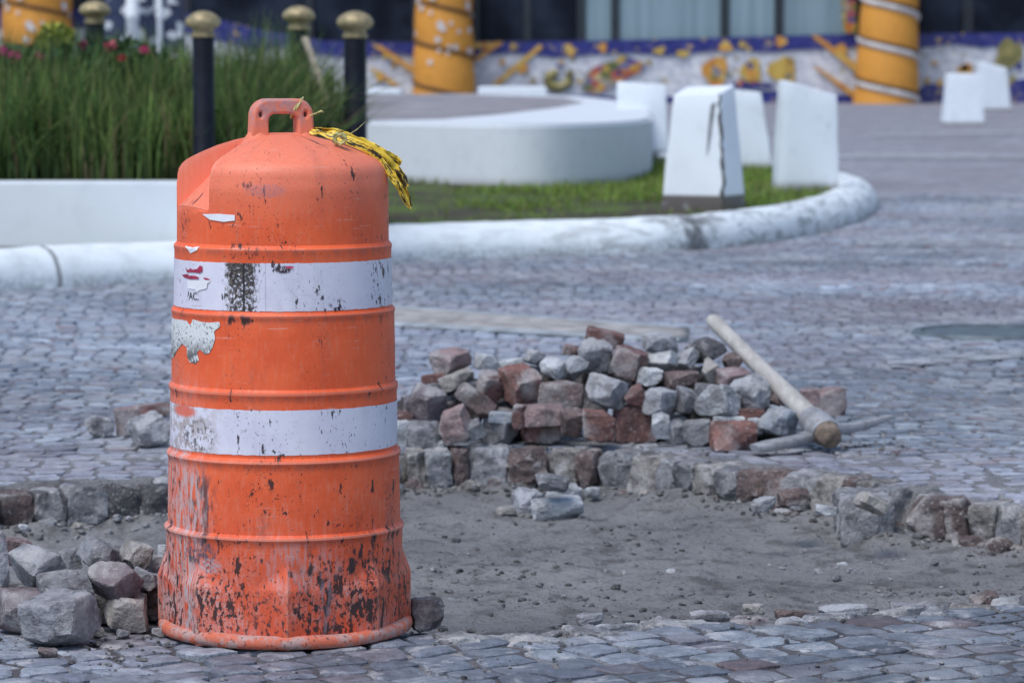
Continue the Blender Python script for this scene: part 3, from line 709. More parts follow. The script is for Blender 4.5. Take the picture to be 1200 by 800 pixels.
def barrel_mat(name, kind):
    m = M(name); uvv = m.coord('UV') if kind != 'ring' else m.coord('Object'); u, v, _ = m.sep(uvv)
    obj = m.coord('Object')
    big = m.noise(m.mapv(uvv, (1, 1, 1)), 7, 4, .6); st = m.noise(m.mapv(uvv, (55, 20, 1)), 1, 5, .62); st2 = m.noise(m.mapv(uvv, (120, 22, 1), (3, 8, 0)), 1, 5, .65)
    fine = m.noise(m.mapv(uvv, (1, 1, 1)), 170, 5, .7); fl = m.noise(m.mapv(uvv, (1, .6, 1), (7, 3, 0)), 110, 5, .7); clus = m.noise(m.mapv(uvv, (1, .45, 1), (1, 5, 0)), 9, 3, .6)
    if kind == 'band':
        base = m.mx(m.ramp(big, .35, .65), (.66, .65, .76), (.74, .73, .82))
    else:
        base = m.mx(m.ramp(big, .35, .65), (.76, .102, .027), (.87, .138, .042))
        # sun bleached, dusty dome
        base = m.mx(m.mul(m.ramp(v, .84, 1.0), m.ramp(fine, .2, .8, .4, .95), .68), base, (.86, .33, .23))
        scr = m.mul(m.ramp(st2, .5, .72), .35); base = m.mx(scr, base, (.74, .27, .17))
    low = m.ramp(v, .0, .42, 1, 0)
    if kind != 'band': base = m.mx(m.mul(m.ramp(v, .36, .05, 0, 1), .55), base, (.60, .085, .04))
    left = m.ramp(u, -.13, -.22, 0, 1)
    # pale scratched dust, stronger lower left
    if kind != 'band':
        dust = m.mul(m.ramp(st2, .38, .66), m.math('ADD', m.mul(left, m.ramp(v, .62, .36), .95), m.mul(low, m.ramp(fine, .3, .65), m.ramp(big, .35, .6), .85)))
        base = m.mx(m.math('MINIMUM', dust, .85), base, (.58, .43, .42))
        d2 = m.mul(m.ramp(big, .5, .62), m.ramp(v, .20, .14), m.ramp(fine, .4, .6), .45); base = m.mx(d2, base, (.50, .36, .35))
    # black rubber scuffs
    dens = m.math('ADD', m.math('ADD', m.mul(low, .115), .028), m.mul(m.math('SUBTRACT', clus, .5), .38))
    if kind == 'band': dens = m.math('ADD', dens, m.math('ADD', .012, m.ramp(u, .05, .2, 0, .03)))
    thr = m.math('SUBTRACT', .70, dens)
    f1 = m.ramp(m.math('SUBTRACT', st, thr), -.018, .012); f2 = m.ramp(m.math('SUBTRACT', fl, thr), -.018, .012)
    sm = m.noise(m.mapv(uvv, (16, 5, 1), (4, 2, 0)), 1, 5, .65); smk = m.mul(m.ramp(sm, .52, .68), m.ramp(fine, .3, .62), m.math('ADD', m.mul(low, .62), .22))
    base = m.mx(smk, base, (.13, .085, .085) if kind != 'band' else (.27, .26, .29))
    hs_ = m.noise(m.mapv(uvv, (9, 150, 1), (1, 2, 0), (0, 0, .12)), 1, 4, .6); base = m.mx(m.mul(m.ramp(hs_, .62, .68), m.ramp(sm, .45, .6), .55), base, (.80, .42, .34) if kind != 'band' else (.40, .38, .42))
    f3 = m.mul(m.ramp(m.noise(m.mapv(uvv, (1, .45, 1), (9, 9, 0)), 260, 4, .6), m_thr(kind), m_thr(kind) + .03), m.ramp(clus, .38, .6))
    blk = m.math('MAXIMUM', m.math('MAXIMUM', f1, f2), m.mul(f3, .85))
    for zr in (.816, .68, .52, .381, .225):
        base = m.mx(m.mul(m.ramp(m.math('SUBTRACT', zr - .004, v), 0, .022, 1, 0), m.ramp(m.math('SUBTRACT', zr - .004, v), -.003, 0, 0, 1), m.ramp(st, .35, .6), .4), base, (.22, .10, .085))
    base = m.mx(m.mul(blk, .93), base, (.024, .018, .02))
    def spot(u0, v0, su, sv, amt, col, base, tex=None, a=.42, b=.56):
        du = m.math('DIVIDE', m.math('SUBTRACT', u, u0), su); dv = m.math('DIVIDE', m.math('SUBTRACT', v, v0), sv)
        g = m.math('SQRT', m.math('ADD', m.mul(du, du), m.mul(dv, dv)))
        k = m.mul(m.ramp(g, .55, 1.15, 1, 0), m.ramp(tex if tex is not None else fine, a, b), amt)
        return m.mx(k, base, col)
    if kind == 'band':
        seam = m.math('MULTIPLY', m.ramp(m.math('ABSOLUTE', m.math('ADD', m.math('SUBTRACT', u, -.075), m.mul(m.math('SUBTRACT', fl, .5), .07))), .026, .04, 1, 0), m.ramp(v, .6, .62))
        hz = m.ramp(v, .70, .785, .58, .50)
        kk = m.ramp(m.math('SUBTRACT', m.noise(m.mapv(uvv, (1, 1, 1), (2, 2, 0)), 120, 5, .75), hz), -.16, -.05)
        base = m.mx(m.mul(seam, kk, .97), base, m.mx(m.ramp(fine, .48, .66), (.02, .016, .014), (.20, .15, .11)))
        base = m.mx(m.mul(m.ramp(m.math('ABSOLUTE', m.math('SUBTRACT', u, -.068)), .0012, .003, 1, 0), m.ramp(v, .6, .62)), base, (.02, .018, .02))
        base = m.mx(m.mul(m.ramp(m.math('ABSOLUTE', m.math('SUBTRACT', u, -.021)), .0005, .0014, .6, 0), m.ramp(v, .6, .62)), base, (.35, .35, .4))
        base = spot(.135, .700, .022, .016, 1, (.03, .02, .04), base, fl, .47, .55)
        base = spot(.016, .775, .022, .009, 1, (.04, .02, .03), base, fl, .42, .5)
        base = spot(.03, .780, .010, .003, 1, (.55, .03, .10), base, fine, .3, .4)
        # lower band: paint worn through at the left
        wl = m.mul(m.ramp(u, -.07, -.22, 0, 1), m.ramp(v, .6, .58), m.ramp(m.noise(m.mapv(uvv, (1, .8, 1)), 40, 5, .7), .46, .54))
        base = m.mx(m.mul(wl, .8), base, (.40, .33, .31)); base = spot(-.23, .478, .05, .014, .95, (.74, .15, .09), base, big, .3, .5)
        base = spot(-.18, .43, .06, .04, .8, (.07, .06, .06), base, fl, .5, .58)
    else:
        base = spot(-.17, .29, .05, .08, .85, (.05, .042, .05), base, st, .46, .58)
        base = spot(-.20, .27, .06, .10, .7, (.50, .42, .43), base, st2, .42, .6)
        base = spot(-.19, .08, .03, .09, .85, (.52, .45, .46), base, st2, .40, .56)
        base = spot(.0, .07, .22, .06, .8, (.06, .035, .035), base, fl, .52, .58)
        base = spot(.19, .15, .06, .12, .8, (.05, .03, .03), base, st, .52, .6)
        base = spot(.05, .17, .10, .05, .5, (.48, .28, .28), base, st2, .42, .6)
        base = spot(-.17, .19, .055, .03, .9, (.10, .09, .115), base, fl, .44, .54)
        base = spot(-.14, .165, .03, .018, .8, (.40, .38, .42), base, fine, .42, .55)
        base = spot(.075, .11, .045, .10, .95, (.05, .03, .03), base, st, .50, .60)
        base = spot(.10, .09, .02, .08, .6, (.30, .22, .25), base, st2, .45, .6)
        base = spot(-.12, .09, .08, .06, .9, (.055, .03, .03), base, fl, .52, .6)
        base = spot(-.07, .812, .05, .018, 1, (.035, .02, .02), base, fl, .52, .58)
        base = spot(-.09, .672, .06, .012, .95, (.035, .02, .02), base, st, .48, .56)
        base = spot(-.02, .935, .05, .016, .55, (.36, .20, .23), base, fine, .35, .6)
        base = spot(-.06, .945, .03, .01, .8, (.09, .05, .06), base, fl, .5, .58)
        base = spot(-.10, .905, .03, .06, 1, (.03, .02, .02), base, st, .62, .67)
    ge = m.new('ShaderNodeNewGeometry'); base = m.mx(m.ramp(ge.outputs['Pointiness'], .515, .56, 0, .55), base, (.80, .36, .27) if kind != 'band' else (.7, .7, .78))
    b = m.bump(big, .12, .01); b = m.bump(fine, .16, .0018, b); b = m.bump(blk, .25, .001, b)
    return m.out(base, m.ramp(fine, .3, .7, .42, .62), b, 0, .4)
MB = barrel_mat('orange_plastic', 'body'); MBAND = barrel_mat('white_reflective_sheet', 'band')
link('body', build_body(), MB, BARREL)
def band(z0, z1):
    n = 200; m_ = 14; vs, uv, fs = [], [], []
    for j in range(m_ + 1):
        z = z0 + (z1 - z0) * j / m_
        for i in range(n + 1):
            th = -PI + 2 * PI * i / n; p = barrel_point(th, z, rad(z)); k = 1 + .0009 / rad(z); 
            ed = .0014 * mnoise.noise(Vector((th * 30, z0 * 9, 0))) if j in (0, m_) else 0
            vs.append((p[0] * k, p[1] * k, z + ed)); uv.append((th * .235, z))
    for j in range(m_):
        for i in range(n): a = j * (n + 1) + i; fs.append((a, a + 1, a + n + 2, a + n + 1))
    me = mesh_np('reflective_band', vs, fs, True); l = me.uv_layers.new(name='UVMap')
    li = np.empty(len(me.loops), np.int32); me.loops.foreach_get('vertex_index', li); l.data.foreach_set('uv', np.array(uv, np.float32)[li].ravel())
    return link('reflective_band', me, MBAND, BARREL)
setp(band(.397, .489), 'lower white band, worn through at its left end'); ub = setp(band(.690, .788), 'upper white band with a blackened seam and torn print')
def ring_mesh():
    n = 160; sec = [(136, .004), (144, .001), (148, .005), (149.6, .012), (149, .021), (146, .027), (141, .029), (134, .028)]; vs, uv, fs = [], [], []
    for i in range(n + 1):
        th = -PI + 2 * PI * i / n; w = 1 + .006 * math.sin(3 * th + 1) + .005 * mnoise.noise(Vector((math.sin(th) * 2, math.cos(th) * 2, 4)))
        for (r, z) in sec:
            rr = r / S * w; vs.append((rr * math.sin(th) + .002, -rr * math.cos(th) - .003, z + (.003 * mnoise.noise(Vector((math.sin(th) * 3, math.cos(th) * 3, 1))) if z > .002 else 0))); uv.append((th * .235, z))
    K = len(sec)
    for i in range(n):
        for k in range(K - 1): a = i * K + k; fs.append((a, a + K, a + K + 1, a + 1))
    me = mesh_np('base_ring', vs, fs, True); l = me.uv_layers.new(name='UVMap'); li = np.empty(len(me.loops), np.int32); me.loops.foreach_get('vertex_index', li)
    l.data.foreach_set('uv', np.array(uv, np.float32)[li].ravel()); return me
rg = link('base_ring', ring_mesh(), None, BARREL)
mr = M('dusty_orange_ring'); c = mr.coord(); n1 = mr.noise(c, 28, 5, .65); n2 = mr.noise(c, 120, 4, .7)
cr = mr.mx(mr.ramp(n1, .4, .58), (.60, .15, .085), (.46, .30, .275)); cr = mr.mx(mr.mul(mr.ramp(n2, .56, .66), .8), cr, (.06, .045, .05))
rg.data.materials.append(mr.out(cr, .75, mr.bump(n2, .4, .003), 0, .3))

# points on the barrel skin
def skin(px, py, off=.0012):
    d = ray(px, py).normalized(); o = CAM - Vector((BX, BY, 0)); z = .6
    for _ in range(6):
        r = rad(z) + off; a = d.x ** 2 + d.y ** 2; b = 2 * (o.x * d.x + o.y * d.y); cc = o.x ** 2 + o.y ** 2 - r * r
        t = (-b - math.sqrt(max(0, b * b - 4 * a * cc))) / (2 * a); P = o + d * t; z = P.z
    return P
def decal(name, poly, mat, parent, off=.0012, sub=3, label=None):
    pts = [skin(x, y, off) for x, y in poly]; th = [math.atan2(p.x, -p.y) for p in pts]
    bm = bmesh.new(); vs = [bm.verts.new((t, p.z, 0)) for t, p in zip(th, pts)]; bm.faces.new(vs)
    bmesh.ops.triangulate(bm, faces=bm.faces[:])
    for _ in range(sub): bmesh.ops.subdivide_edges(bm, edges=[e for e in bm.edges if abs(e.verts[0].co.x - e.verts[1].co.x) > .015], cuts=1)
    bmesh.ops.triangulate(bm, faces=bm.faces[:])
    for v in bm.verts:
        t, z = v.co.x, v.co.y; r = rad(z) + off; v.co = (r * math.sin(t), -r * math.cos(t), z)
    for f in bm.faces:
        f.normal_update(); c = f.calc_center_median()
        if f.normal.dot(Vector((c.x, c.y, 0))) < 0: f.normal_flip()
    me = bpy.data.meshes.new(name); bm.to_mesh(me); bm.free(); o = link(name, me, mat, parent)
    if label: o['label'] = label
    return o
def scuffed_white():
    m = M('torn_white_sticker'); c = m.coord(); n = m.noise(c, 70, 5, .7); n2 = m.noise(c, 160, 4, .7); z = m.sep(c)[2]
    col = m.mx(m.ramp(n2, .56, .62), (.70, .72, .72), (.06, .05, .06)); col = m.mx(m.mul(m.ramp(z, .64, .59), m.ramp(n, .40, .52)), col, (.13, .13, .13))
    return m.out(col, .6, m.bump(n, .3, .002))
MST = scuffed_white(); MWH = simple('white_label_film', (.80, .80, .84), .5, .06); MMAG = simple('crimson_ink', (.36, .02, .07), .5, .3, 60); MBLK = simple('black_ink', (.015, .015, .02), .5, .1)
decal('torn_sticker', [(200.5, 370), (206, 374), (213, 374.5), (219, 376), (223, 381), (226, 374), (236, 377), (245, 378), (257, 377), (258, 382), (251, 388), (252, 397), (249, 407), (245, 414), (240, 415), (234, 409), (231, 413), (233, 422), (229, 426), (222, 424), (219, 417), (219, 407), (214, 403), (208, 409), (204, 418), (200, 421)], MST, BARREL, label='torn white sticker remnant on the left flank')
decal('sticker_scrap', [(237, 251), (256, 250.5), (275, 252), (275, 258.5), (262, 260), (246, 257.5)], MWH, BARREL, label='small white scrap of sticker near the top')
decal('sticker_scrap', [(217, 288), (226, 290), (234, 288.5), (231, 293), (227, 295), (223, 297), (220, 292)], MWH, BARREL, label='tiny white scrap above the upper band')
decal('torn_print', [(219, 328), (231, 329), (238, 328), (247, 329), (243, 332), (242, 338), (234, 340), (231, 342), (228, 339), (220, 338)], MWH, ub, .0026)
decal('print_remnant', [(213, 322), (220, 321), (221, 323), (228, 323), (233, 325), (232, 327), (222, 327), (216, 325)], MMAG, ub, .0027)
decal('print_remnant', [(217, 313), (219, 316), (222, 316), (222, 314), (226, 316), (231, 315), (234, 311), (237, 312), (237, 318), (234, 320), (226, 319), (219, 319)], MMAG, ub, .0027)
decal('print_remnant', [(238, 325), (243, 326), (247, 328), (240, 328)], MMAG, ub, .0027)
def wrap_text(txt, px, py, hpx, mat, parent, off):
    cu = bpy.data.curves.new('print', 'FONT'); cu.body = txt; cu.size = 1; ob = bpy.data.objects.new('print', cu); COL.objects.link(ob); dg = bpy.context.evaluated_depsgraph_get(); dg.update()
    me = bpy.data.meshes.new_from_object(ob.evaluated_get(dg)); bpy.data.objects.remove(ob)
    p0 = skin(px, py); th0 = math.atan2(p0.x, -p0.y); k = hpx / S / .7
    for v in me.vertices:
        x, y = v.co.x * k, v.co.y * k; r = rad(p0.z) + off; t = th0 + x / r; v.co = (r * math.sin(t), -r * math.cos(t), p0.z + y)
    me.name = 'lettering'; me.materials.clear(); return link('lettering', me, mat, parent)
wrap_text('AC.', 222, 350.5, 8.5, MBLK, ub, .0027)

# handle
def build_handle():
    cu = bpy.data.curves.new('handle', 'CURVE'); cu.dimensions = '2D'; cu.fill_mode = 'BOTH'; cu.extrude = .015; cu.bevel_depth = .006; cu.bevel_resolution = 2
    def spl(pts):
        s = cu.splines.new('POLY'); s.points.add(len(pts) - 1)
        for q, p in zip(s.points, pts): q.co = (p[0], p[1], 0, 1)
        s.use_cyclic_u = True
    w, h = .060, .077; out = [(-w - .004, -.03), (w + .004, -.03)]
    for a in range(0, 91, 10): out.append((w - .030 + .030 * math.cos(math.radians(a)), h - .030 + .030 * math.sin(math.radians(a))))
    for a in range(90, 181, 10): out.append((-w + .030 + .030 * math.cos(math.radians(a)), h - .030 + .030 * math.sin(math.radians(a))))
    spl(out)
    iw, ih = .037, .057; inn = [(-iw, .006), (-iw, ih - .02)]
    for a in range(180, 89, -15): inn.append((-iw + .02 + .02 * math.cos(math.radians(a)), ih - .02 + .02 * math.sin(math.radians(a))))
    for a in range(90, -1, -15): inn.append((iw - .02 + .02 * math.cos(math.radians(a)), ih - .02 + .02 * math.sin(math.radians(a))))
    inn += [(iw, .006)]; spl(inn)
    for sx in (-1, 1): spl([(sx * .0485 + .0095 * math.cos(a), .050 + .0120 * math.sin(a)) for a in np.linspace(2 * PI, 0, 16, endpoint=False)])
    ob = bpy.data.objects.new('handle_curve', cu); COL.objects.link(ob); dg = bpy.context.evaluated_depsgraph_get(); dg.update()
    me = bpy.data.meshes.new_from_object(ob.evaluated_get(dg)); bpy.data.objects.remove(ob)
    me.transform(Matrix.Rotation(PI / 2, 4, 'X')); me.name = 'handle'
    for p in me.polygons: p.use_smooth = True
    me.set_sharp_from_angle(angle=math.radians(40)); return me
mh = M('dusty_orange_handle'); c = mh.coord(); n1 = mh.noise(c, 45, 5, .65); n2 = mh.noise(c, 130, 4, .7); z = mh.sep(c)[2]
ch = mh.mx(mh.mul(mh.ramp(z, .01, .06), mh.ramp(n1, .40, .58)), (.74, .17, .085), (.42, .23, .25)); ch = mh.mx(mh.mul(mh.ramp(n2, .55, .66), mh.ramp(z, .02, .06), .7), ch, (.16, .09, .13)); ch = mh.mx(.25, ch, (.8, .36, .25))
MH = mh.out(ch, .62, mh.bump(n2, .25, .002), 0, .35)
hm = build_handle(); hm.materials.clear(); ho = link('handle', hm, MH, BARREL); ho.location = (-.003, 0, 1.036); ho.rotation_euler = (0, 0, math.radians(20))
for sx in (-1, 1):   # moulded feet of the handle
    lathe('handle_foot', [(.034, -.004), (.031, .004), (.025, .012), (.020, .02)], MH, BARREL, 24, (-.003 + sx * .0495 * math.cos(math.radians(20)), sx * .0495 * math.sin(math.radians(20)), 1.030))

# caution tape
def tape_mat():
    m = M('yellow_tape'); uvv = m.coord('UV'); n = m.noise(m.mapv(uvv, (38, 10, 1)), 1, 3, .5); n2 = m.noise(m.mapv(uvv, (6, 3, 1), (3, 1, 0)), 1, 3, .5); d = m.noise(uvv, 9, 4, .6)
    col = m.mx(m.ramp(d, .35, .65), (.80, .50, .015), (.90, .66, .08)); col = m.mx(m.mul(m.ramp(n2, .54, .56), .97), col, (.02, .018, .015))
    v = m.sep(uvv)[1]; let = m.mul(m.ramp(n, .52, .55), m.ramp(m.math('ABSOLUTE', m.math('SUBTRACT', v, .5)), .22, .27, 1, 0)); col = m.mx(m.mul(let, .9), col, (.03, .025, .02))
    return m.out(col, .38, m.bump(d, .4, .003), 0, .5)
MT = tape_mat(); MTC = simple('twisted_yellow_cord', (.52, .50, .20), .5, .5, 300, .4)
TAPE = empty('caution_tape', (BX + .05, BY, 1.06), 0, label='crumpled yellow and black caution tape tied to the barrel handle and hanging right', cat='tape')
def ribbon(name, pts, widths, seed, D0=7.06, twist=0, parent=TAPE):
    """pts: px path; ribbon lying over the dome, width across"""
    C = []
    for i, p in enumerate(pts): C.append(AT(p[0], p[1], p[2] if len(p) > 2 else D0))
    C = catmull(C, 6); n = len(C); vs, uv, fs = [], [], []; K = 5; L = 0
    for i, p in enumerate(C):
        t = (C[min(i + 1, n - 1)] - C[max(i - 1, 0)]).normalized(); L += (C[i] - C[i - 1]).length if i else 0
        w = np.interp(i / (n - 1), np.linspace(0, 1, len(widths)), widths) / S
        a = twist * (i / n - .5) + .9 * mnoise.noise(Vector((i * .35, seed, 0)))
        s = t.cross(Vector((0, 1, 0))).normalized(); f = t.cross(s); s = s * math.cos(a) + f * math.sin(a); f = t.cross(s)
        for k in range(K):
            q = (k / (K - 1) - .5) * w
            vs.append(p + s * q + f * (.0035 * mnoise.noise(Vector((i * .45, k * .8, seed))) + (.0022 if k % 2 else -.001)) - Vector(TAPE.location)); uv.append((L * 4, k / (K - 1)))
    for i in range(n - 1):
        for k in range(K - 1): a = i * K + k; fs.append((a, a + 1, a + K + 1, a + K))
    me = mesh_np(name, [tuple(v) for v in vs], fs, True); l = me.uv_layers.new(name='UVMap'); li = np.empty(len(me.loops), np.int32); me.loops.foreach_get('vertex_index', li)
    l.data.foreach_set('uv', np.array(uv, np.float32)[li].ravel()); return link(name, me, MT, parent)
ribbon('tape_strip', [(364, 154, 7.06), (385, 157, 7.04), (404, 163, 7.03), (428, 173, 7.03), (450, 188, 7.04), (464, 206, 7.05), (474, 224, 7.05), (482, 241, 7.05)], [8, 12, 12, 11, 15, 17, 13, 2], 1, twist=2.2)
ribbon('tape_strip', [(364, 151, 7.08), (390, 154, 7.06), (414, 163, 7.05), (438, 177, 7.05), (458, 194, 7.06), (472, 210, 7.06), (478, 219, 7.06)], [6, 9, 10, 13, 14, 13, 4], 2, twist=-1.6)
ribbon('tape_strip', [(405, 160, 7.07), (425, 167, 7.06), (447, 180, 7.06), (462, 188, 7.07), (470, 192, 7.07)], [6, 12, 14, 13, 8], 5, twist=1.2)
ribbon('tape_strip', [(446, 186, 7.03), (458, 204, 7.03), (468, 219, 7.03), (476, 236, 7.04), (481, 245, 7.04)], [6, 9, 9, 7, 2], 8)
def pth(*p): return [AT(*q) - Vector(TAPE.location) for q in p]
kn = []
for i in range(60):
    a = i * .82; r = .0105 * (1 + .35 * math.sin(i * 1.7)); kn.append(AT(398, 163, 6.985) - Vector(TAPE.location) + Vector((r * math.cos(a) * 1.0, r * .7 * math.sin(i * .47), r * math.sin(a) * 1.1)))
tube('tape_knot', kn, [.0022] * 60, MTC, TAPE, 6)
for s in range(2):
    hp = []
    for i in range(25):
        a = 2 * PI * i / 24; hp.append(Vector((BX, BY, 0)) + Vector((-.003 + (.030 + s * .006) + .010 * math.cos(a), .016 + .027 * math.sin(a), 1.098 + .019 * math.cos(a) * 1.0 + .004 * s)) - Vector(TAPE.location))
    tube('handle_loop', hp, [.0026 - .0006 * s] * 25, MTC, TAPE, 6)
tube('loose_end', pth((363, 136, 7.03), (370, 133, 7.02), (377, 130, 7.02), (379, 132, 7.02)), [.0016, .0018, .0022, .001], MTC, TAPE, 6)
tube('loose_end', pth((405, 160, 7.02), (418, 152, 7.03), (429, 142, 7.04)), [.0008, .0007, .0005], MTC, TAPE, 5)

# ------------------------------------------------------------------ pickaxe
mw = M('weathered_wood'); c = mw.coord('Object'); n1 = mw.noise(mw.mapv(c, (30, 14, 14)), 1, 5, .6); n2 = mw.noise(c, 90, 4, .65)
cw = mw.mx(mw.ramp(n1, .35, .65), (.36, .34, .32), (.47, .45, .43)); cw = mw.mx(mw.mul(mw.ramp(n2, .56, .7), .5), cw, (.16, .13, .11)); MWOOD = mw.out(cw, .7, mw.bump(n2, .25, .003), 0, .35)
MKNOB = simple('muddy_wood_end', (.17, .13, .10), .85, .45, 40, .5)
ms = M('worn_steel'); c = ms.coord(); n1 = ms.noise(c, 25, 5, .65); n2 = ms.noise(c, 110, 4, .65); cs_ = ms.mx(ms.ramp(n1, .4, .65), (.33, .34, .365), (.22, .22, .23)); cs_ = ms.mx(ms.mul(ms.ramp(n2, .55, .68), .6), cs_, (.12, .09, .075)); MSTEEL = ms.out(cs_, .6, ms.bump(n2, .3, .003), .1, .5)
EYE = AT(967, 505, 10.36); PICK = empty('pickaxe', (EYE.x, EYE.y, 0), 0, label='pickaxe with pale wooden handle leaning on the right side of the stone heap', cat='pickaxe')
o0 = Vector(PICK.location)
TOP = AT(834, 374, 11.02); BOT = AT(976, 515, 10.26)
ax = (TOP - BOT); hp = [BOT.lerp(TOP, t) for t in (0.06, .12, .2, .35, .55, .75, .93, .98, 1.0)]
tube('handle', [p - o0 for p in hp], [(.036, .036), (.036, .035), (.035, .031), (.033, .028), (.029, .025), (.0265, .023), (.027, .024), (.026, .023), (.020, .018)], MWOOD, PICK, 20)
kp = [BOT.lerp(TOP, t) for t in (-.005, .0, .02, .05, .085)]
kb = tube('handle_end', [p - o0 for p in kp], [(.020, .019), (.030, .029), (.038, .037), (.041, .040), (.040, .038)], MKNOB, PICK, 20)
L0 = AT(884, 525, 10.2); L1 = AT(918, 519, 10.23); L2 = AT(947, 512, 10.31); E = AT(968, 502, 10.36); R1 = AT(990, 502, 10.40); R2 = AT(1016, 497, 10.46); R3 = AT(1044, 488, 10.52)
hd = catmull([L0, L1, L2, E, R1, R2, R3], 6); n = len(hd); rd = []
for i in range(n):
    t = i / (n - 1); rd.append((float(np.interp(t, [0, .3, .45, .55, .7, 1], [.040, .024, .030, .030, .018, .010])), float(np.interp(t, [0, .08, .3, .45, .55, .7, .95, 1], [.010, .016, .015, .022, .020, .015, .011, .006]))))
tube('head', [p - o0 for p in hd], rd, MSTEEL, PICK, 16, .45)
eye = [BOT.lerp(TOP, t) - o0 for t in (.055, .075, .12, .165, .18)]
tube('eye_socket', eye, [(.045, .041), (.050, .046), (.049, .045), (.044, .040), (.039, .035)], MSTEEL, PICK, 24)

# ------------------------------------------------------------------ things set into the street
def strip_poly(name, px, z, mat):
    v = [G(x, y, z) for x, y in px]; return link(name, mesh_py(name, v, [tuple(range(len(v)))[::-1]]), mat)
def worn_paint(name, col, a=.45, b=.58):
    m = M(name); p = m.pos(); n = m.noise(p, 6, 6, .7); f = m.noise(p, 50, 4, .65)
    tr = m.new('ShaderNodeBsdfTransparent'); mixs = m.new('ShaderNodeMixShader'); fac = m.mul(m.ramp(n, a, b), m.ramp(f, .3, .5))
    m.out(col, .6); m.t.links.new(fac, mixs.inputs[0]); m.t.links.new(tr.outputs[0], mixs.inputs[1]); m.t.links.new(m.b.outputs[0], mixs.inputs[2])
    m.t.links.new(mixs.outputs[0], m.n['Material Output'].inputs[0]); return m.m
MLINE = worn_paint('worn_road_paint', (.50, .52, .55)); MLINE2 = worn_paint('faded_road_paint', (.36, .37, .40), .38, .55)
for px in ([(1000, 279), (1080, 277), (1150, 279), (1300, 282), (1300, 291), (1150, 288), (1080, 287), (1010, 288)], [(1128, 241), (1180, 236), (1300, 234), (1300, 243), (1180, 246), (1140, 247)],
           [(985, 181), (1060, 180), (1150, 181), (1260, 182), (1260, 186), (1150, 186), (985, 185)], [(1020, 157), (1110, 155), (1260, 151), (1260, 155), (1110, 160), (1020, 160)], [(1040, 424), (1110, 415), (1300, 402), (1300, 412), (1120, 424), (1045, 430)]):
    setp(strip_poly('road_marking', px, .006, MLINE if px[0][1] < 300 else MLINE2), kind='structure')
# slot drain
MIRON = simple('rusty_drain_bars', (.31, .295, .285), .7, .35, 8, .2); MIRON2 = simple('grey_drain_frame', (.30, .33, .36), .6, .3, 8, .2)
def drain():
    a0, a1 = G(330, 352), G(330, 374); b0, b1 = G(800, 387), G(800, 401); root = empty('drain_grate', (a0 + b1) / 2, 0, label='long slotted drain grate set in the setts behind the stone heap', cat='drain'); c = Vector(root.location)
    def lerp4(u, v): return (a0.lerp(a1, v)).lerp(b0.lerp(b1, v), u)
    for v in (0, 1): tube('frame_rail', [lerp4(u, v) - c + Vector((0, 0, .006)) for u in np.linspace(0, 1, 12)], [(.045, .012)] * 12, MIRON2, root, 8, .5)
    bp_ = [lerp4(u, v) - c + Vector((0, 0, .0045)) for u, v in ((0, 0), (1, 0), (1, 1), (0, 1))]; link('slot_shadow', mesh_py('slot_shadow', bp_, [(0, 3, 2, 1)]), simple('slot_shade', (.035, .035, .038), .9), root)  # dark plate under the bars, its colour stands for the shadow in the slots
    vs, fs = [], []
    for k in range(5):
        v = (k + 1) / 6; a, f = tube_data([lerp4(u, v) - c + Vector((0, 0, .008)) for u in np.linspace(0, 1, 12)], [(.050, .009)] * 12, 6, .6); n0 = len(vs); vs += a; fs += [tuple(i + n0 for i in q) for q in f]
    link('slot_bars', mesh_py('slot_bars', vs, fs, True), MIRON, root)
drain()
mc = G(1160, 391); MAN = empty('manhole_cover', (mc.x, mc.y, 0), 0, label='dark iron manhole cover in the setts at the right picture edge', cat='manhole cover')
MMAN = simple('dark_cast_iron', (.11, .135, .155), .6, .3, 14, .3, .3)
lathe('cover', [(.02, .006), (.26, .008), (.275, .013), (.29, .013), (.293, .0)], MMAN, MAN, 48); lathe('rim', [(.30, .0), (.302, .016), (.335, .017), (.345, .0)], MMAN, MAN, 48)
# ------------------------------------------------------------------ kerb, lawn, planter
def prism(name, poly, z0, z1, mat, parent=None, bev=.02):
    bm = bmesh.new(); vb = [bm.verts.new((x, y, z0)) for x, y in poly]; f = bm.faces.new(vb); r = bmesh.ops.extrude_face_region(bm, geom=[f])
    tv = [g for g in r['geom'] if isinstance(g, bmesh.types.BMVert)]; bmesh.ops.translate(bm, vec=(0, 0, z1 - z0), verts=tv)
    if bev: bmesh.ops.bevel(bm, geom=[e for e in bm.edges if all(v in tv for v in e.verts)], offset=bev, segments=2, affect='EDGES')
    me = bm_mesh(name, bm, True); me.set_sharp_from_angle(angle=math.radians(35)); return link(name, me, mat, parent)
KPX = [(-260, 358), (-120, 351), (0, 341), (200, 331), (290, 329.3), (380, 317), (460, 307), (600, 301), (790, 295), (900, 284), (980, 268), (1016, 254), (1027, 241)]
KP = [G(*p) for p in KPX] + [Vector((3.05, 29.6, 0)), Vector((2.85, 31.5, 0)), Vector((2.5, 33.5, 0)), Vector((1.9, 36, 0)), Vector((1.0, 39, 0))]
KP = catmull(KP, 10)
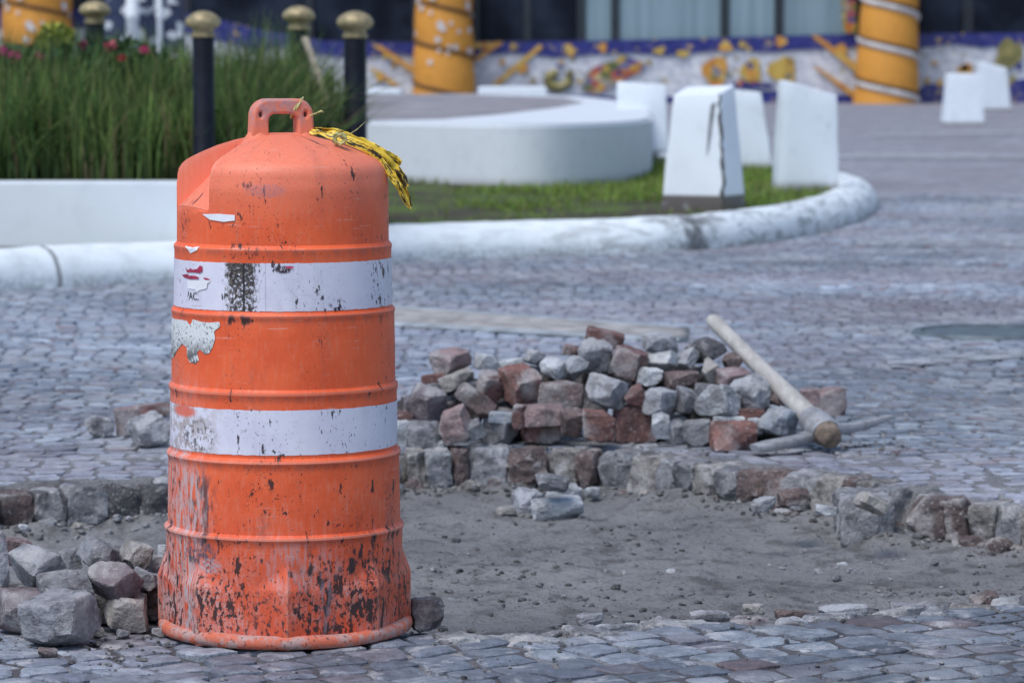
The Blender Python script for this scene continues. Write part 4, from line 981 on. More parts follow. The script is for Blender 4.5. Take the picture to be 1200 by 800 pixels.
def build_kerb():
    sec = [(0, -.03), (-.004, .05), (.012, .11), (.05, .165), (.10, .198), (.17, .212), (.25, .206), (.31, .185), (.345, .14), (.35, .05)]; vs, uv, fs = [], [], []; L = 0; u0 = None; n = len(KP); inner = []
    for i, p in enumerate(KP):
        if i: L += (p - KP[i - 1]).length
        if abs((p.x / p.y) * F + 600 - 828) < 14 and u0 is None: u0 = L
        t = (KP[min(i + 1, n - 1)] - KP[max(i - 1, 0)]).normalized(); nn = Vector((-t.y, t.x, 0))
        inner.append(p + nn * .33)
        for k, (o, z) in enumerate(sec):
            w = .014 * mnoise.noise(Vector((L * 1.6, k * .5, 0))) + .008 * mnoise.noise(Vector((L * 6, k, 3)))
            vs.append(p + nn * (o + w) + Vector((0, 0, z + w * .7))); uv.append((L, k / 9))
    K = len(sec)
    for i in range(n - 1):
        for k in range(K - 1): a = i * K + k; fs.append((a, a + K, a + K + 1, a + 1))
    me = mesh_np('white_kerb', [tuple(v) for v in vs], fs, True); l = me.uv_layers.new(name='UVMap'); li = np.empty(len(me.loops), np.int32); me.loops.foreach_get('vertex_index', li)
    l.data.foreach_set('uv', np.array(uv, np.float32)[li].ravel()); return me, u0, inner, L
kme, U0, KIN, KL = build_kerb()
mk = M('worn_white_kerb_paint'); uvv = mk.coord('UV'); p = mk.pos(); u, v, _ = mk.sep(uvv); n1 = mk.noise(p, 5, 6, .65); n2 = mk.noise(mk.mapv(uvv, (3.4, 7, 1), (0, 0, 0), (0, 0, .5)), 1, 5, .65, 1.0); n3 = mk.noise(p, 40, 4, .65)
ck = mk.mx(mk.mul(mk.ramp(n1, .45, .7), .5), (.80, .85, .88), (.55, .58, .60)); right = mk.ramp(u, U0 - 2.6, U0 + .5)
ck = mk.mx(mk.mul(mk.ramp(n2, .47, .62), mk.math('ADD', mk.mul(right, .55), .06)), ck, (.13, .135, .145))
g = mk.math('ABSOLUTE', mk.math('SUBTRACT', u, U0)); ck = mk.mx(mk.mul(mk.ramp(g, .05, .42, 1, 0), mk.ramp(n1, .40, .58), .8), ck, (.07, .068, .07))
ck = mk.mx(mk.mul(mk.ramp(v, .22, .02), mk.ramp(n3, .35, .6), .5), ck, (.10, .095, .09))
for j in (-7.9, -5.3, -2.75, 2.3): ck = mk.mx(mk.ramp(mk.math('ABSOLUTE', mk.math('SUBTRACT', u, U0 + j)), .008, .022, .75, 0), ck, (.12, .12, .12))
mko = mk.out(ck, .6, mk.bump(n3, .3, .006, mk.bump(n1, .3, .02)), 0, .4)
setp(link('white_kerb', kme, mko), 'rounded white painted kerb curving round the grass island', 'kerb')
# lawn
MLAWN = M('lawn_soil'); p = MLAWN.pos(); n1 = MLAWN.noise(p, 1.6, 5, .65, .5); n2 = MLAWN.noise(p, 14, 5, .65)
cl = MLAWN.mx(MLAWN.ramp(n1, .42, .58), (.055, .048, .035), (.085, .13, .028)); cl = MLAWN.mx(MLAWN.mul(MLAWN.ramp(n2, .5, .66), .55), cl, (.13, .12, .08)); MLW = MLAWN.out(cl, .9, MLAWN.bump(n2, .6, .03), 0, .2)
lv = [Vector((q.x, q.y, .17)) for q in KIN] + [Vector((-3, 40, .17)), Vector((-9, 30, .17)), Vector((-7, 17.5, .17))]
setp(link('lawn', mesh_py('lawn', lv, [tuple(range(len(lv)))]), MLW), kind='structure')
LPOLY = [(q.x, q.y) for q in lv]
PLAT = [(-2.2, 30.6), (-1.2, 29.0), (-.5, 28.1), (0, 27.7), (.5, 27.9), (.95, 28.8), (1.24, 30.4), (1.36, 33), (1.5, 38), (1.2, 46), (.2, 51), (-2, 51), (-3.5, 45), (-3.5, 35)]
PLS = [(q.x, q.y) for q in catmull([Vector((*q, 0)) for q in PLAT + PLAT[:1]], 6)[:-1]]
def attr_mat(name, rough=.6, spec=.3, trans=0):
    m = M(name); a = m.attr('Col'); m.out(a, rough, None, 0, spec); return m.m
MLEAF = attr_mat('leaf')
def blades(name, P, zb, hs, ws, cols, lean=.35, seg=3):
    n = len(P); a = RNG.uniform(0, 2 * PI, n); la = RNG.uniform(0, 2 * PI, n); le = np.abs(RNG.normal(0, lean, n)); vs = np.zeros((n, (seg + 1) * 2, 3))
    for s in range(seg + 1):
        t = s / seg; w = ws * (1 - t ** 1.6 * .92); z = zb + hs * (t - .35 * le * t * t); off = hs * le * t * t
        cx = P[:, 0] + np.cos(la) * off; cy = P[:, 1] + np.sin(la) * off
        for k, sg in enumerate((-1, 1)): vs[:, s * 2 + k] = np.stack([cx + sg * np.cos(a) * w / 2, cy + sg * np.sin(a) * w / 2, z], 1)
    K = (seg + 1) * 2; q = np.array([[s * 2, s * 2 + 1, s * 2 + 3, s * 2 + 2] for s in range(seg)]); fs = (q[None] + (np.arange(n) * K)[:, None, None]).reshape(-1, 4)
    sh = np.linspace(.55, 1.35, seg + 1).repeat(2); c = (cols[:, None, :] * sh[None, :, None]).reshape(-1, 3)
    return mesh_np(name, vs.reshape(-1, 3), fs, False, c)
def lawn_grass():
    n = 60000; x = RNG.uniform(-1.3, 3.1, n); y = RNG.uniform(20.3, 33, n)
    den = np.clip((vnoise(x * 1.1 + 5, y * .8) - .30) * 2.2 + .5 * (y - 24.5) / 3 + .3 * (x - 1.2), .03, 1)
    k = inpoly(x, y, LPOLY) & ~inpoly(x, y, PLS) & (RNG.random(n) < den * .75); P = np.stack([x[k], y[k]], 1); m = len(P)
    yel = RNG.random((m, 1)); c = np.array((.10, .19, .03)) * (1 - yel) + np.array((.22, .30, .05)) * yel; br = RNG.random(m) < .12; c[br] = (.17, .14, .07)
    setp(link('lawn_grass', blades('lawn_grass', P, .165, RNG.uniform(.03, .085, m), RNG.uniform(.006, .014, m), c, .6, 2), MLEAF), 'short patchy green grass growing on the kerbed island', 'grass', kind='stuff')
lawn_grass()
# planter wall
WD = 18.62; ZP = HC - 142 / F * WD; WR = -1.47
PL = empty('planter_wall', (WR, WD, .1), 0, label='long low white planter wall in front of the tall green grass', cat='wall')
def rel(p): return [(x - WR, y - WD) for x, y in p]
PC, PE = (-.80, 20.3), (-1.15, 23.6)
prism('front_wall', rel([(-7.6, WD), (WR, WD), (WR - .13, WD + .2), (-7.6, WD + .2)]), 0, ZP - .1, MWHITE, PL, .015)
prism('slanted_wall', rel([(WR + .003, WD + .003), PC, (PC[0] - .22, PC[1] - .02), (WR - .125, WD + .2)]), 0, ZP - .102, MWHITE, PL, .015)
prism('end_wall', rel([(PC[0], PC[1] + .004), PE, (PE[0] - .2, PE[1]), (PC[0] - .218, PC[1] - .012)]), 0, ZP - .104, MWHITE, PL, .015)
soil = prism('planter_soil', [(-7.6, WD + .19), (WR - .14, WD + .19), (PC[0] - .21, PC[1] - .02), (PE[0] - .19, PE[1]), (-7.6, PE[1])], .12, ZP - .03, MLW, None, 0); setp(soil, kind='structure')
# hedge of long grass blades
def hedge():
    n = 25000; x = RNG.uniform(-5.2, -1.0, n); y = WD + .25 + RNG.beta(1, 1.7, n) * 2.6; k0 = x < WR - .16 + (y - WD) * (PC[0] - WR) / (PC[1] - WD); k0 &= x < PC[0] - .24 - np.clip(y - PC[1], 0, 9) * .1; x, y = x[k0], y[k0]; n = len(x)
    hs = .58 + .13 * (y - WD) + RNG.normal(0, .07, n) + .10 * fbm(x * 1.5, y * 1.5, 3); hs *= .80 + .20 * np.clip((y - WD - .25) / .55, 0, 1); hs *= np.clip(1.03 - np.clip((x + 1.45) / .40, 0, 1) * .30, .5, 1)
    yel = RNG.random((n, 1)) ** 2; c = np.array((.026, .068, .016)) * (1 - yel) + np.array((.17, .25, .065)) * yel
    c *= (.6 + .8 * vnoise(x * 4, y * 4))[:, None]; br = RNG.random(n) < .13; c[br] = np.array((.16, .135, .06))
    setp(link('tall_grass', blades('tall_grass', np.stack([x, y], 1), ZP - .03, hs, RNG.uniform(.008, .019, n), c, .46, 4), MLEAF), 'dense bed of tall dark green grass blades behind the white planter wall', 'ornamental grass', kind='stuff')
hedge()
def leaf_cloud(name, C, R, n, col, parent=None, size=.05):
    d = RNG.normal(0, 1, (n, 3)); d /= np.linalg.norm(d, axis=1)[:, None]; P = np.array(C) + d * np.array(R) * (RNG.random((n, 1)) ** .45)
    vs = np.zeros((n, 4, 3)); A = RNG.normal(0, 1, (n, 3)); A /= np.linalg.norm(A, axis=1)[:, None]; Bv = np.cross(A, RNG.normal(0, 1, (n, 3))); Bv /= np.linalg.norm(Bv, axis=1)[:, None]; s = (size * RNG.uniform(.6, 1.2, n))[:, None]
    vs[:, 0] = P - A * s; vs[:, 1] = P + Bv * s * .45; vs[:, 2] = P + A * s; vs[:, 3] = P - Bv * s * .45
    c = np.array(col)[None] * RNG.uniform(.5, 1.5, (n, 1)); fs = np.arange(n * 4).reshape(n, 4)
    return link(name, mesh_np(name, vs.reshape(-1, 3), fs, False, np.repeat(c, 4, 0)), MLEAF, parent)
def stem(x, y, z0, z1, parent): tube('stem', [(x, y, z0), (x + .02, y, (z0 + z1) / 2), (x, y, z1)], [.012, .01, .005], MSTEM, parent, 6)
MSTEM = simple('plant_stem', (.06, .06, .03), .8)
fl = [(2, 60, 7, 6, 'leftmost magenta flower cluster above the tall grass', (.50, .03, .20)), (17, 66, 9, 7, 'large magenta flower cluster second from the left above the tall grass', (.55, .04, .22)), (47, 66, 6, 4, 'small dull pink flower right of the two magenta clusters', (.32, .06, .12)),
      (97, 53, 5, 5, 'faint pink flower on the shrub, left of the red flower cluster', (.35, .08, .14)), (130, 54, 8, 7, 'red flower cluster at the top of the shrub', (.50, .10, .14)), (143, 68, 6, 4, 'small deep red flower just below the red cluster', (.36, .02, .04)), (169, 59, 6, 5, 'bright pink flower on the right of the shrub, near the gold capped bollard', (.55, .06, .16))]
for (px, cw, hh, lab, col, ch_) in [(20, 44, .16, 'low flowering shrub behind the grass at the left picture edge', (.03, .075, .022), None), (130, 80, .20, 'wide flowering shrub rising behind the tall grass in the middle', (.026, .07, .03), None), (64, 24, .2, 'yellow green shrub in front of the leftmost orange pillar', (.22, .24, .03), None)]:
    D = 20.3 if px != 64 else 21.3; q = AT(px, 62 if px != 64 else 42, D); r = empty('flowering_shrub' if px != 64 else 'leafy_shrub', (q.x, q.y, ZP - .03), 0, label=lab, cat='shrub')
    zc = q.z - ZP; leaf_cloud('foliage', (0, 0, zc - .08), (cw / F * D, .3, hh), 1500 if px == 130 else 700, col, r, .045)
    for k in (-.5, 0, .5): stem(k * cw / F * D, 0, 0, zc - .05, r)
for (px, py, rw, rh, lab, col) in fl:
    q = AT(px, py, 19.95); o = leaf_cloud('flower_cluster', (0, 0, 0), (rw / F * 20, .04, rh / F * 20), 60, col, None, .018); o.location = q; setp(o, lab, 'flower', 'flower clusters over the tall grass')

# ------------------------------------------------------------------ black bollards with gold caps
MBP = simple('black_bollard_paint', (.007, .009, .016), .45, .3, 12, .1, 0, .2); MGOLD = simple('faded_gold_paint', (.36, .29, .16), .5, .3, 25, .2, .3)
def bollard(px, top, D, wpx, label):
    q = AT(px, top, D); z0 = ZP if D < 22.5 else .17; H = q.z - z0; s = D / F * wpx / 33
    r = empty('black_bollard', (q.x, D, z0), 0, label=label, cat='bollard', group='black bollards with gold caps')
    rr = 12.6 * s; lathe('post', [(rr * 1.35, 0), (rr * 1.35, .06), (rr, .09), (rr, H - 29 * s), (rr * .98, H - 28 * s)], MBP, r, 28)
    lathe('collar', [(rr * 1.02, H - 30 * s), (rr * 1.12, H - 29 * s), (rr * 1.12, H - 26 * s), (rr * .95, H - 24 * s)], MGOLD, r, 28)
    lathe('cap', [(rr * .95, H - 25 * s), (rr * .98, H - 21 * s), (19 * s, H - 17 * s), (20.5 * s, H - 13 * s), (19.5 * s, H - 9 * s), (15.5 * s, H - 5 * s), (9.5 * s, H - 1.8 * s), (5 * s, H - .5 * s), (.5 * s, H)], MGOLD, r, 28)
bollard(238, 13, 18.72, 34, 'black bollard with gold cap in front of the grass, directly left above the barrel')
bollard(416, 13, 20.15, 35, 'black bollard with gold cap right above the barrel, at the end of the planter')
bollard(350, 7, 21.5, 31, 'black bollard with gold cap behind the grass, between the two nearer bollards')
bollard(111, 1, 21.8, 30, 'black bollard with pale cap standing behind the flowering shrub at the left')
stk = [AT(357, 45, 20.6), AT(375, 95, 20.4), AT(392, 150, 20.2)]
setp(tube('wooden_stake', stk, [(.022, .014)] * 3, simple('pale_stake_wood', (.33, .29, .22), .8), None, 8, .5), 'pale wooden stake leaning at the right end of the tall grass', 'stake')

# ------------------------------------------------------------------ white truncated pyramid bollards
def pyramid(px, base_y, zb, wb, wt, db, dt, h, yaw, tops, label, shift=0, crack=False):
    p = G(px, base_y, zb); s = p.y / F; W, T, H = wb * s, wt * s, h * s; Db, Dt = W * db, T * dt
    bm = bmesh.new(); vb = [bm.verts.new((x * W / 2, y * Db / 2, -.03)) for x, y in ((-1, -1), (1, -1), (1, 1), (-1, 1))]
    sh = shift * s
    vt = [bm.verts.new((x * T / 2 + sh, y * Dt / 2, H - k * s)) for (x, y), k in zip(((-1, -1), (1, -1), (1, 1), (-1, 1)), tops)]
    bm.faces.new(vb[::-1]); bm.faces.new(vt)
    for i in range(4): bm.faces.new((vb[i], vb[(i + 1) % 4], vt[(i + 1) % 4], vt[i]))
    bmesh.ops.bevel(bm, geom=bm.edges[:], offset=.016, segments=2, affect='EDGES', profile=.6)
    bmesh.ops.subdivide_edges(bm, edges=[e for e in bm.edges if e.calc_length() > .2], cuts=6, use_grid_fill=True)
    for v in bm.verts: v.co += Vector((mnoise.noise(v.co * 5), mnoise.noise(v.co * 5 + Vector((9, 0, 0))), 0)) * .007
    me = bm_mesh('concrete_bollard', bm, True); me.set_sharp_from_angle(angle=math.radians(25))
    if crack:
        r = empty('concrete_bollard', (p.x, p.y + Db * .45, zb), math.radians(yaw), label=label, cat='bollard', group='white concrete bollards'); link('body', me, MWHITE_A, r)
        vs, fs = [], []; rr = random.Random(3)
        a = Vector((W / 2, -Db / 2, 0)); b = Vector((T / 2 + sh, -Dt / 2, H - tops[1] * s))
        for i in range(22):
            t = i / 21; q = a.lerp(b, t) + Vector((-.012 + rr.uniform(-.012, .012), -.0065, 0)); w = rr.uniform(.006, .017) * (1.2 - .5 * t)
            vs += [q + Vector((-w, 0, 0)), q + Vector((w, 0, 0))]
        for i in range(21): fs.append((i * 2, i * 2 + 1, i * 2 + 3, i * 2 + 2))
        link('crack', mesh_py('crack', vs, fs), MCRACK, r)
        vs = [a.lerp(b, t) + Vector((x, -.0055, 0)) for t, x in ((.93, -.04), (.9, -.075), (.72, -.10), (.45, -.125), (.62, -.09), (.82, -.055))]
        link('stain', mesh_py('stain', vs, [tuple(range(6))]), MCRACK2, r)
    else:
        r = link('concrete_bollard', me, MWHITE2); r.location = (p.x, p.y + Db * .45, zb); r.rotation_euler = (0, 0, math.radians(yaw)); setp(r, label, 'bollard', 'white concrete bollards')
    return r
MCRACK = simple('crack_dark', (.05, .047, .047), .9, .3); MCRACK2 = simple('grey_stain', (.22, .23, .25), .8, .4, 30)
pyramid(826, 247, .17, 84, 60, .8, .75, 147, -25, (12, 10, 0, 2), 'cracked white concrete bollard with a dark unpainted foot, front of the island', 0, True)
pyramid(945, 224, .17, 74, 64, .5, .5, 130, 8, (0, 18, 16, 0), 'white concrete bollard with a slanting top at the rounded right end of the island', 2)
pyramid(873, 199, .17, 66, 50, .6, .6, 96, 0, (0, 6, 6, 0), 'greyish white concrete bollard just behind the cracked one', -6)
pyramid(752, 183, .17, 62, 56, .6, .6, 87, 0, (0, 4, 4, 0), 'white concrete bollard behind the right end of the round platform')
pyramid(1130, 147, 0, 47, 37, .7, .7, 61, 4, (0, 1, 1, 0), 'small white concrete bollard on the far plaza, the nearer and left one of two')
pyramid(1166, 130, 0, 36, 30, .7, .7, 58, 10, (0, 8, 8, 0), 'small white concrete bollard on the far plaza, the farther and right one of two', -3)

# ------------------------------------------------------------------ round white platform
PF = empty('round_platform', (0, 34, 0), 0, label='large round white walled platform behind the grass', cat='platform')
def sh(poly): return [(x, y - 34) for x, y in poly]
prism('wall', sh(PLS), .12, .675, MPLAT, PF, .03)
MBROWN = simple('brown_platform_paving', (.27, .25, .26), .7, .35, 1.6, .1)
tp = [G(x, y, .68) for x, y in ((300, 141), (432, 141), (520, 139), (590, 133), (650, 126), (684, 120), (660, 114), (560, 111), (440, 110), (300, 112))]
vv = [(q.x, q.y - 34, .6785) for q in tp]; link('paving', mesh_py('paving', vv, [tuple(range(len(vv)))]), MBROWN, PF)
vs = [AT(x, y, 28.9) for x, y in ((678, 144), (684, 147), (701, 166), (697, 169), (684, 155))]
for (xa, xb, ya, D, lab) in ((560, 641, 102, 58, 'low white concrete block in front of the mosaic wall, right of the middle pillar'), (425, 470, 104, 58, 'low white concrete block in front of the mosaic wall, left of the middle pillar')):
    a, b = AT(xa, ya, D), AT(xb, ya + 2, D); bm = bmesh.new(); bm_box(bm, a.x, b.x, D, D + .8, -.02, a.z, .04); setp(link('concrete_block', bm_mesh('concrete_block', bm), MWHITE2), lab, 'concrete block', 'low white blocks by the mosaic wall')

# ------------------------------------------------------------------ building with mosaic wall and twisted pillars
BD = 95.0
def bp(px, py, D=BD): q = AT(px, py, D); return q.x, q.z
MDK = simple('dark_facade', (.008, .010, .017), .8, .4, .4, .15, 0, .1); MFR = simple('dark_window_frame', (.02, .026, .035), .4, .2, 2)
mg = M('dark_glass'); c = mg.pos(); n = mg.noise(c, .5, 4, .6); MGL = mg.out(mg.mx(mg.ramp(n, .4, .65), (.004, .007, .015), (.022, .03, .05)), .35, None, 0, .12)
mt = M('teal_shutter'); c = mt.pos(); w = mt.noise(mt.mapv(c, (6, 1, .1)), 1, 4, .6); MTEAL = mt.out(mt.mx(mt.ramp(w, .35, .65), (.17, .25, .29), (.24, .33, .38)), .45, None, 0, .5)
BLD = empty('shop_building', (0, BD + .8, 0), 0, label='dark glazed building behind the mosaic wall across the top of the picture', cat='building')
box('facade', -40, 40, 1.2, 6, -.05, 9, MDK, BLD)
for (a, b, kind) in ((-300, -60, 'd'), (-60, 88, 'd'), (88, 215, 'd'), (215, 360, 'd'), (360, 486, 'd'), (556, 618, 'd'), (618, 682, 'd'), (682, 722, 't'), (722, 852, 't'), (852, 916, 't'), (916, 1003, 't'), (1076, 1140, 'd'), (1140, 1300, 'd'), (1300, 1500, 'd')):
    xa, _ = bp(a, 0); xb, zt = bp(b, -120); _, zb = bp(b, 53); w = .11
    bm = bmesh.new()
    bm_box(bm, xa, xa + w, 0, .2, zb, zt); bm_box(bm, xb - w, xb, 0, .2, zb, zt); bm_box(bm, xa + w + .003, xb - w - .003, 0, .2, zt - w, zt); bm_box(bm, xa + w + .003, xb - w - .003, 0, .2, zb, zb + w)
    f = link('window', bm_mesh('window', bm), MFR, BLD)
    box('pane', xa + w + .005, xb - w - .005, .09, .12, zb + w + .005, zt - w - .005, MGL if kind == 'd' else MTEAL, f)
# mosaic wall
mm = M('white_mosaic'); p = mm.pos(); pv = mm.mapv(p, (1, .2, 1)); vc = mm.voro(pv, 7, 'F1', 'Color'); de = mm.voro(pv, 7, 'DISTANCE_TO_EDGE'); n = mm.noise(p, .8, 3, .5)
cm = mm.cramp(mm.sep(vc)[0], [(0, (.46, .48, .56)), (.6, (.62, .63, .69)), (.92, (.74, .75, .78)), (1, (.35, .30, .2))]); cm = mm.mx(mm.ramp(de, 0, .04, .6, 0), cm, (.25, .25, .27)); MMOS = mm.out(cm, .4, None, 0, .5)
mb = M('blue_mosaic'); p = mb.pos(); vc = mb.voro(mb.mapv(p, (1, .2, 1)), 8, 'F1', 'Color'); MBLUE = mb.out(mb.cramp(mb.sep(vc)[0], [(0, (.010, .014, .13)), (.8, (.025, .03, .21)), (.93, (.10, .09, .2)), (1, (.5, .35, .1))]), .35)
def orn_mat(name, stops):
    m = M(name); p = m.pos(); vc = m.voro(m.mapv(p, (1, .2, 1)), 5, 'F1', 'Color'); return m.out(m.cramp(m.sep(vc)[0], stops), .4)
MORN1 = orn_mat('orange_mosaic', [(0, (.50, .19, .03)), (.5, (.58, .28, .05)), (1, (.62, .42, .10))]); MORN2 = orn_mat('mixed_mosaic', [(0, (.05, .10, .04)), (.3, (.55, .35, .05)), (.55, (.45, .09, .03)), (.75, (.05, .06, .25)), (1, (.6, .5, .2))]); MORN3 = orn_mat('yellow_mosaic', [(0, (.45, .28, .05)), (.6, (.55, .38, .08)), (1, (.10, .10, .12))]); MORN4 = orn_mat('olive_mosaic', [(0, (.13, .12, .04)), (1, (.3, .26, .09))])
MW = empty('mosaic_wall', (0, BD, 0), 0, label='low white mosaic wall with deep blue edge and coloured ornaments', cat='wall')
def flat(name, pts, off, mat, parent=MW, th=.05):
    bm = bmesh.new(); v = []
    for (x, y) in pts: q = AT(x, y, BD); v.append(bm.verts.new((q.x, -off, q.z)))
    f = bm.faces.new(v); r = bmesh.ops.extrude_face_region(bm, geom=[f]); bmesh.ops.translate(bm, vec=(0, th, 0), verts=[g for g in r['geom'] if isinstance(g, bmesh.types.BMVert)])
    return link(name, bm_mesh(name, bm), mat, parent)
topl = [(-400, 10), (200, 14), (262, 26), (310, 38), (380, 50), (470, 52), (700, 50), (1000, 42), (1300, 40), (1500, 40)]
flat('wall_body', [(-400, 124.5), (1500, 124.5)] + topl[::-1], 0, MMOS, MW, .5)
bl = [(x, y - 2) for x, y in topl]
flat('blue_border', [(x, y + (15 if x > 300 else 22) + 3 * math.sin(x * .05)) for x, y in [(-400, 10), (200, 14), (262, 26), (300, 36), (340, 42), (380, 50), (430, 51), (470, 52), (520, 51), (560, 50), (600, 50), (650, 50), (700, 50), (740, 49), (780, 48), (820, 47), (860, 46), (900, 44), (940, 43), (1000, 42)]] + [(1076, 57), (1120, 52), (1150, 56), (1190, 52), (1300, 50), (1500, 50)] + bl[::-1], .06, MBLUE, MW, .05)
flat('blue_footing', [(630, 124.3), (1500, 124.3), (1500, 96), (1300, 96), (1200, 92), (1150, 102), (1086, 98), (1076, 106), (990, 112), (940, 106), (880, 108), (850, 112), (760, 114), (630, 112)], .07, MBLUE, MW, .05)
def blob(cx, cy, rx, ry, mat, seed, rot=0, name='ornament', off=.09):
    r = random.Random(seed); pts = []
    for k in range(22):
        a = 2 * PI * k / 22; q = 1 + .16 * math.sin(3 * a + seed) + r.uniform(-.07, .07); x, y = rx * q * math.cos(a), ry * q * math.sin(a); pts.append((cx + x * math.cos(rot) - y * math.sin(rot), cy + x * math.sin(rot) + y * math.cos(rot)))
    return flat(name, pts, off, mat, MW, .04)
# curling scroll
sp = [];
for k in range(26): a = -.6 + k * .22; rr = 17 - k * .45; sp.append(AT(652 + rr * math.cos(a) * 1.0, 92 + rr * math.sin(a) * .8, BD - .1) - Vector((0, BD, 0)))
tube('scroll_ornament', sp, [.10 + .05 * math.sin(k * .12) for k in range(26)], MORN4, MW, 8)
blob(715, 88, 38, 14, MORN2, 1, -.35); blob(700, 100, 16, 8, MORN2, 2, 0, off=.11); blob(735, 76, 12, 10, MORN2, 3, .3, off=.115)
blob(838, 84, 15, 17, MORN1, 4, 0); blob(838, 86, 7, 8, MORN2, 14, 0, off=.11); blob(880, 83, 12, 14, MORN3, 5); blob(880, 87, 6, 6, MORN1, 15, off=.11); blob(917, 83, 16, 16, MORN3, 6, .5); blob(880, 100, 26, 5, MBLUE, 7)
for i, (x, y) in enumerate(((602, 55), (612, 80), (668, 60), (706, 56), (772, 60), (850, 55), (870, 52), (915, 49), (800, 63), (445, 90), (455, 66), (985, 58), (1130, 80))): blob(x, y, 5 + i % 3 * 1.5, 4 + i % 2 * 2, MORN1 if i % 2 else MORN3, 20 + i, 0, 'mosaic_patch')
for i in range(34):
    rr = random.Random(60 + i); x = rr.choice([rr.uniform(556, 960), rr.uniform(430, 480), rr.uniform(1082, 1195), rr.uniform(560, 960)]); blob(x, rr.uniform(68, 100), rr.uniform(1.5, 5), rr.uniform(1.5, 4), [MORN2, MORN3, MBLUE, MORN4, MORN1][i % 5], 70 + i, rr.uniform(0, 3), 'mosaic_patch', .095)
blob(1180, 66, 14, 22, MORN4, 9, .5); blob(1131, 82, 9, 7, MORN1, 11)
for pts in ([(540, 50), (590, 50), (560, 72), (552, 72), (570, 57), (545, 57)], [(632, 52), (637, 55), (585, 100), (578, 98)], [(436, 53), (446, 53), (486, 80), (486, 88)], [(432, 80), (438, 80), (470, 101), (460, 101)], [(950, 42), (958, 42), (1008, 78), (1008, 90)], [(952, 78), (958, 79), (1008, 112), (1008, 122)], [(662, 52), (670, 52), (672, 66), (666, 66)]): flat('painted_stripe', pts, .1, MORN1, MW, .04)
flat('mosaic_panel', [(985, 0), (1003, 0), (1003, 40), (988, 38)], .12, MORN2, MW, .05)
MPIL = paint_mat('orange_pillar_paint', (.66, .29, .045), (.42, .16, .03), (-1, -.9), .6); MPL2 = simple('white_pillar_trim', (.62, .58, .56), .5, .2, 3); MPD = simple('dark_pillar_groove', (.13, .06, .02), .8, .3, 3)
def pillar(cx, wt, wb, base_y, label, trim, turns=(0,), flecks=False, D=BD - 1.2, lean=0):
    q = AT(cx, base_y, D); r0, r1 = wb / 2 / F * D, wt / 2 / F * D; P = empty('twisted_pillar', (q.x, D, 0), 0, label=label, cat='pillar', group='orange twisted pillars')
    vs, uv, fs = [], [], []; n, m_ = 40, 60; H = 5.5; k_ = 2 * PI / 1.15
    for j in range(m_ + 1):
        z = H * j / m_ - .03; r = r0 + (r1 - r0) * min(1, z / 2.6)
        for i in range(n):
            a = 2 * PI * i / n; g = 1 + .05 * abs(math.sin((a * 1 + z * k_) / 2)); vs.append((r * g * math.cos(a) * .97 + lean * z, r * g * math.sin(a) * .97, z))
    for j in range(m_):
        for i in range(n): fs.append((j * n + i, j * n + (i + 1) % n, (j + 1) * n + (i + 1) % n, (j + 1) * n + i))
    link('shaft', mesh_np('shaft', vs, fs, True), MPIL, P)
    hx = []
    for i in range(160):
        a = -i * .18; z = .12 + i / 159 * 5.2; z = -a / k_ + .05; r = (r0 + (r1 - r0) * min(1, z / 2.6)) * .985
        if z > H: break
        hx.append((r * math.cos(a) + lean * z, r * math.sin(a), z))
    tube('spiral_trim', hx, [.055 if trim is MPD else .085] * len(hx), trim, P, 8)
    if trim is MPL2: tube('spiral_groove', [(x * 1.03, y * 1.03, z + .12) for x, y, z in hx], [.05] * len(hx), MPD, P, 8)
    if flecks:
        vs, fs = [], []; rr = random.Random(2)
        for i in range(26):
            a = -PI / 2 + rr.uniform(-1.2, 1.2); z = rr.uniform(.8, 3.2); r = (r0 + (r1 - r0) * min(1, z / 2.6)) * 1.045; s = rr.uniform(.05, .11); n0 = len(vs)
            for k in range(8): b = 2 * PI * k / 8; vs.append(((r + .01) * math.cos(a + s / r * math.cos(b)) + lean * z, (r + .01) * math.sin(a + s / r * math.cos(b)), z + s * math.sin(b)))
            fs.append(tuple(range(n0, n0 + 8)))
        link('white_flecks', mesh_py('white_flecks', vs, fs), MPL2, P)
pillar(520, 66, 74, 122, 'orange twisted pillar flecked with white, in the middle above the barrel', MPD, flecks=True)
pillar(1038, 66, 76, 122, 'orange twisted pillar with a white spiral stripe, on the right', MPL2, lean=.03)
pillar(45, 80, 86, 122, 'orange twisted pillar flecked with white, at the top left corner', MPD, flecks=True)
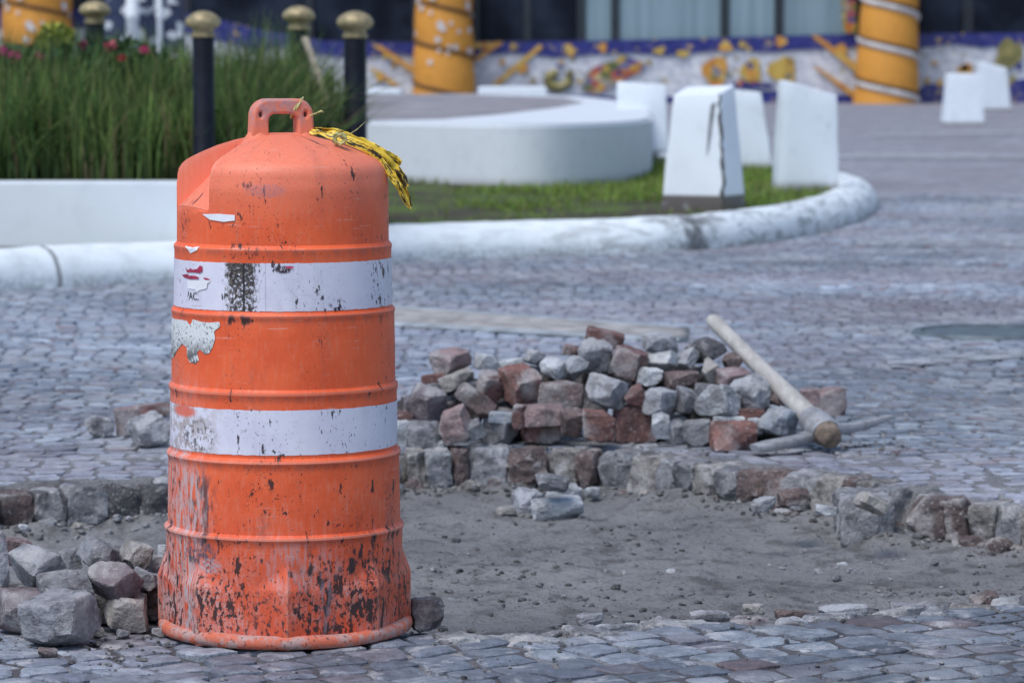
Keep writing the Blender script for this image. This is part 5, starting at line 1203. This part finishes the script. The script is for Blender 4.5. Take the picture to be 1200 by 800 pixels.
# navy flecked column with two white pipes, top left
x0, _ = bp(122, 0, 60); x1, _ = bp(214, 0, 60)
NC = empty('mosaic_column', ((x0 + x1) / 2, 60, 0), 0, label='navy mosaic column with white flecks behind the flowering shrub', cat='column')
mn = M('navy_flecked_mosaic'); p = mn.pos(); vc = mn.voro(mn.mapv(p, (1, .2, 1)), 7, 'F1', 'Color'); MNV = mn.out(mn.cramp(mn.sep(vc)[0], [(0, (.012, .02, .06)), (.72, (.03, .045, .10)), (.80, (.45, .5, .55)), (1, (.7, .72, .75))]), .4)
hw = (x1 - x0) / 2; bm = bmesh.new(); bm_box(bm, -hw, hw, 0, .6, -.03, 4.2, .05); link('column_body', bm_mesh('column_body', bm), MNV, NC)
for (px, r, lab) in ((155, .11, 'thick pale pipe in front of the navy mosaic column'), (187, .05, 'thin pale pipe right of the thick one before the navy column')):
    x, _ = bp(px, 0, 59.5); o = lathe('pale_pipe', [(r, -.03), (r, 1.9), (r * 1.15, 1.92), (r * 1.15, 2.0), (r, 2.02), (r, 4.2)], MPLAT, None, 16, (x, 59.5, 0)); setp(o, lab, 'pipe', 'pale pipes at the mosaic column')

# ------------------------------------------------------------------ light, sky, camera
w = bpy.data.worlds.new('World'); sc.world = w; w.use_nodes = True; nt = w.node_tree
sky = nt.nodes.new('ShaderNodeTexSky'); sky.sky_type = 'NISHITA'; sky.sun_disc = False
EL, AZ = math.radians(60), math.radians(-40)     # sun: high on the left, behind the camera, veiled by cloud
sky.sun_elevation = EL; sky.sun_rotation = PI + AZ * -1; sky.air_density = 1.0; sky.dust_density = .8; sky.ozone_density = 1.3
bg = nt.nodes['Background']; bg.inputs['Strength'].default_value = .15; nt.links.new(sky.outputs[0], bg.inputs[0])
sd = bpy.data.lights.new('sun', 'SUN'); sd.energy = 2.75; sd.angle = math.radians(32); sd.color = (1, .985, .97); so = bpy.data.objects.new('sun', sd); COL.objects.link(so)
dirv = Vector((-.62 * math.cos(EL), -.78 * math.cos(EL), math.sin(EL))).normalized()   # towards the sun
so.rotation_euler = dirv.to_track_quat('Z', 'Y').to_euler(); so.location = dirv * 50 
sky.sun_rotation = math.atan2(dirv.x, dirv.y)
cd = bpy.data.cameras.new('camera'); co = bpy.data.objects.new('camera', cd); COL.objects.link(co); co.location = CAM; co.rotation_euler = (PI / 2 - PITCH, 0, 0)
cd.sensor_width = 36; cd.lens = 36 * F / 1200; cd.clip_end = 2000; cd.clip_start = .1
cd.dof.use_dof = True; cd.dof.focus_distance = 7.15; cd.dof.aperture_fstop = 7.0
sc.camera = co
sc.view_settings.view_transform = 'Standard'; sc.view_settings.look = 'None'; sc.view_settings.exposure = 0; sc.view_settings.gamma = 1
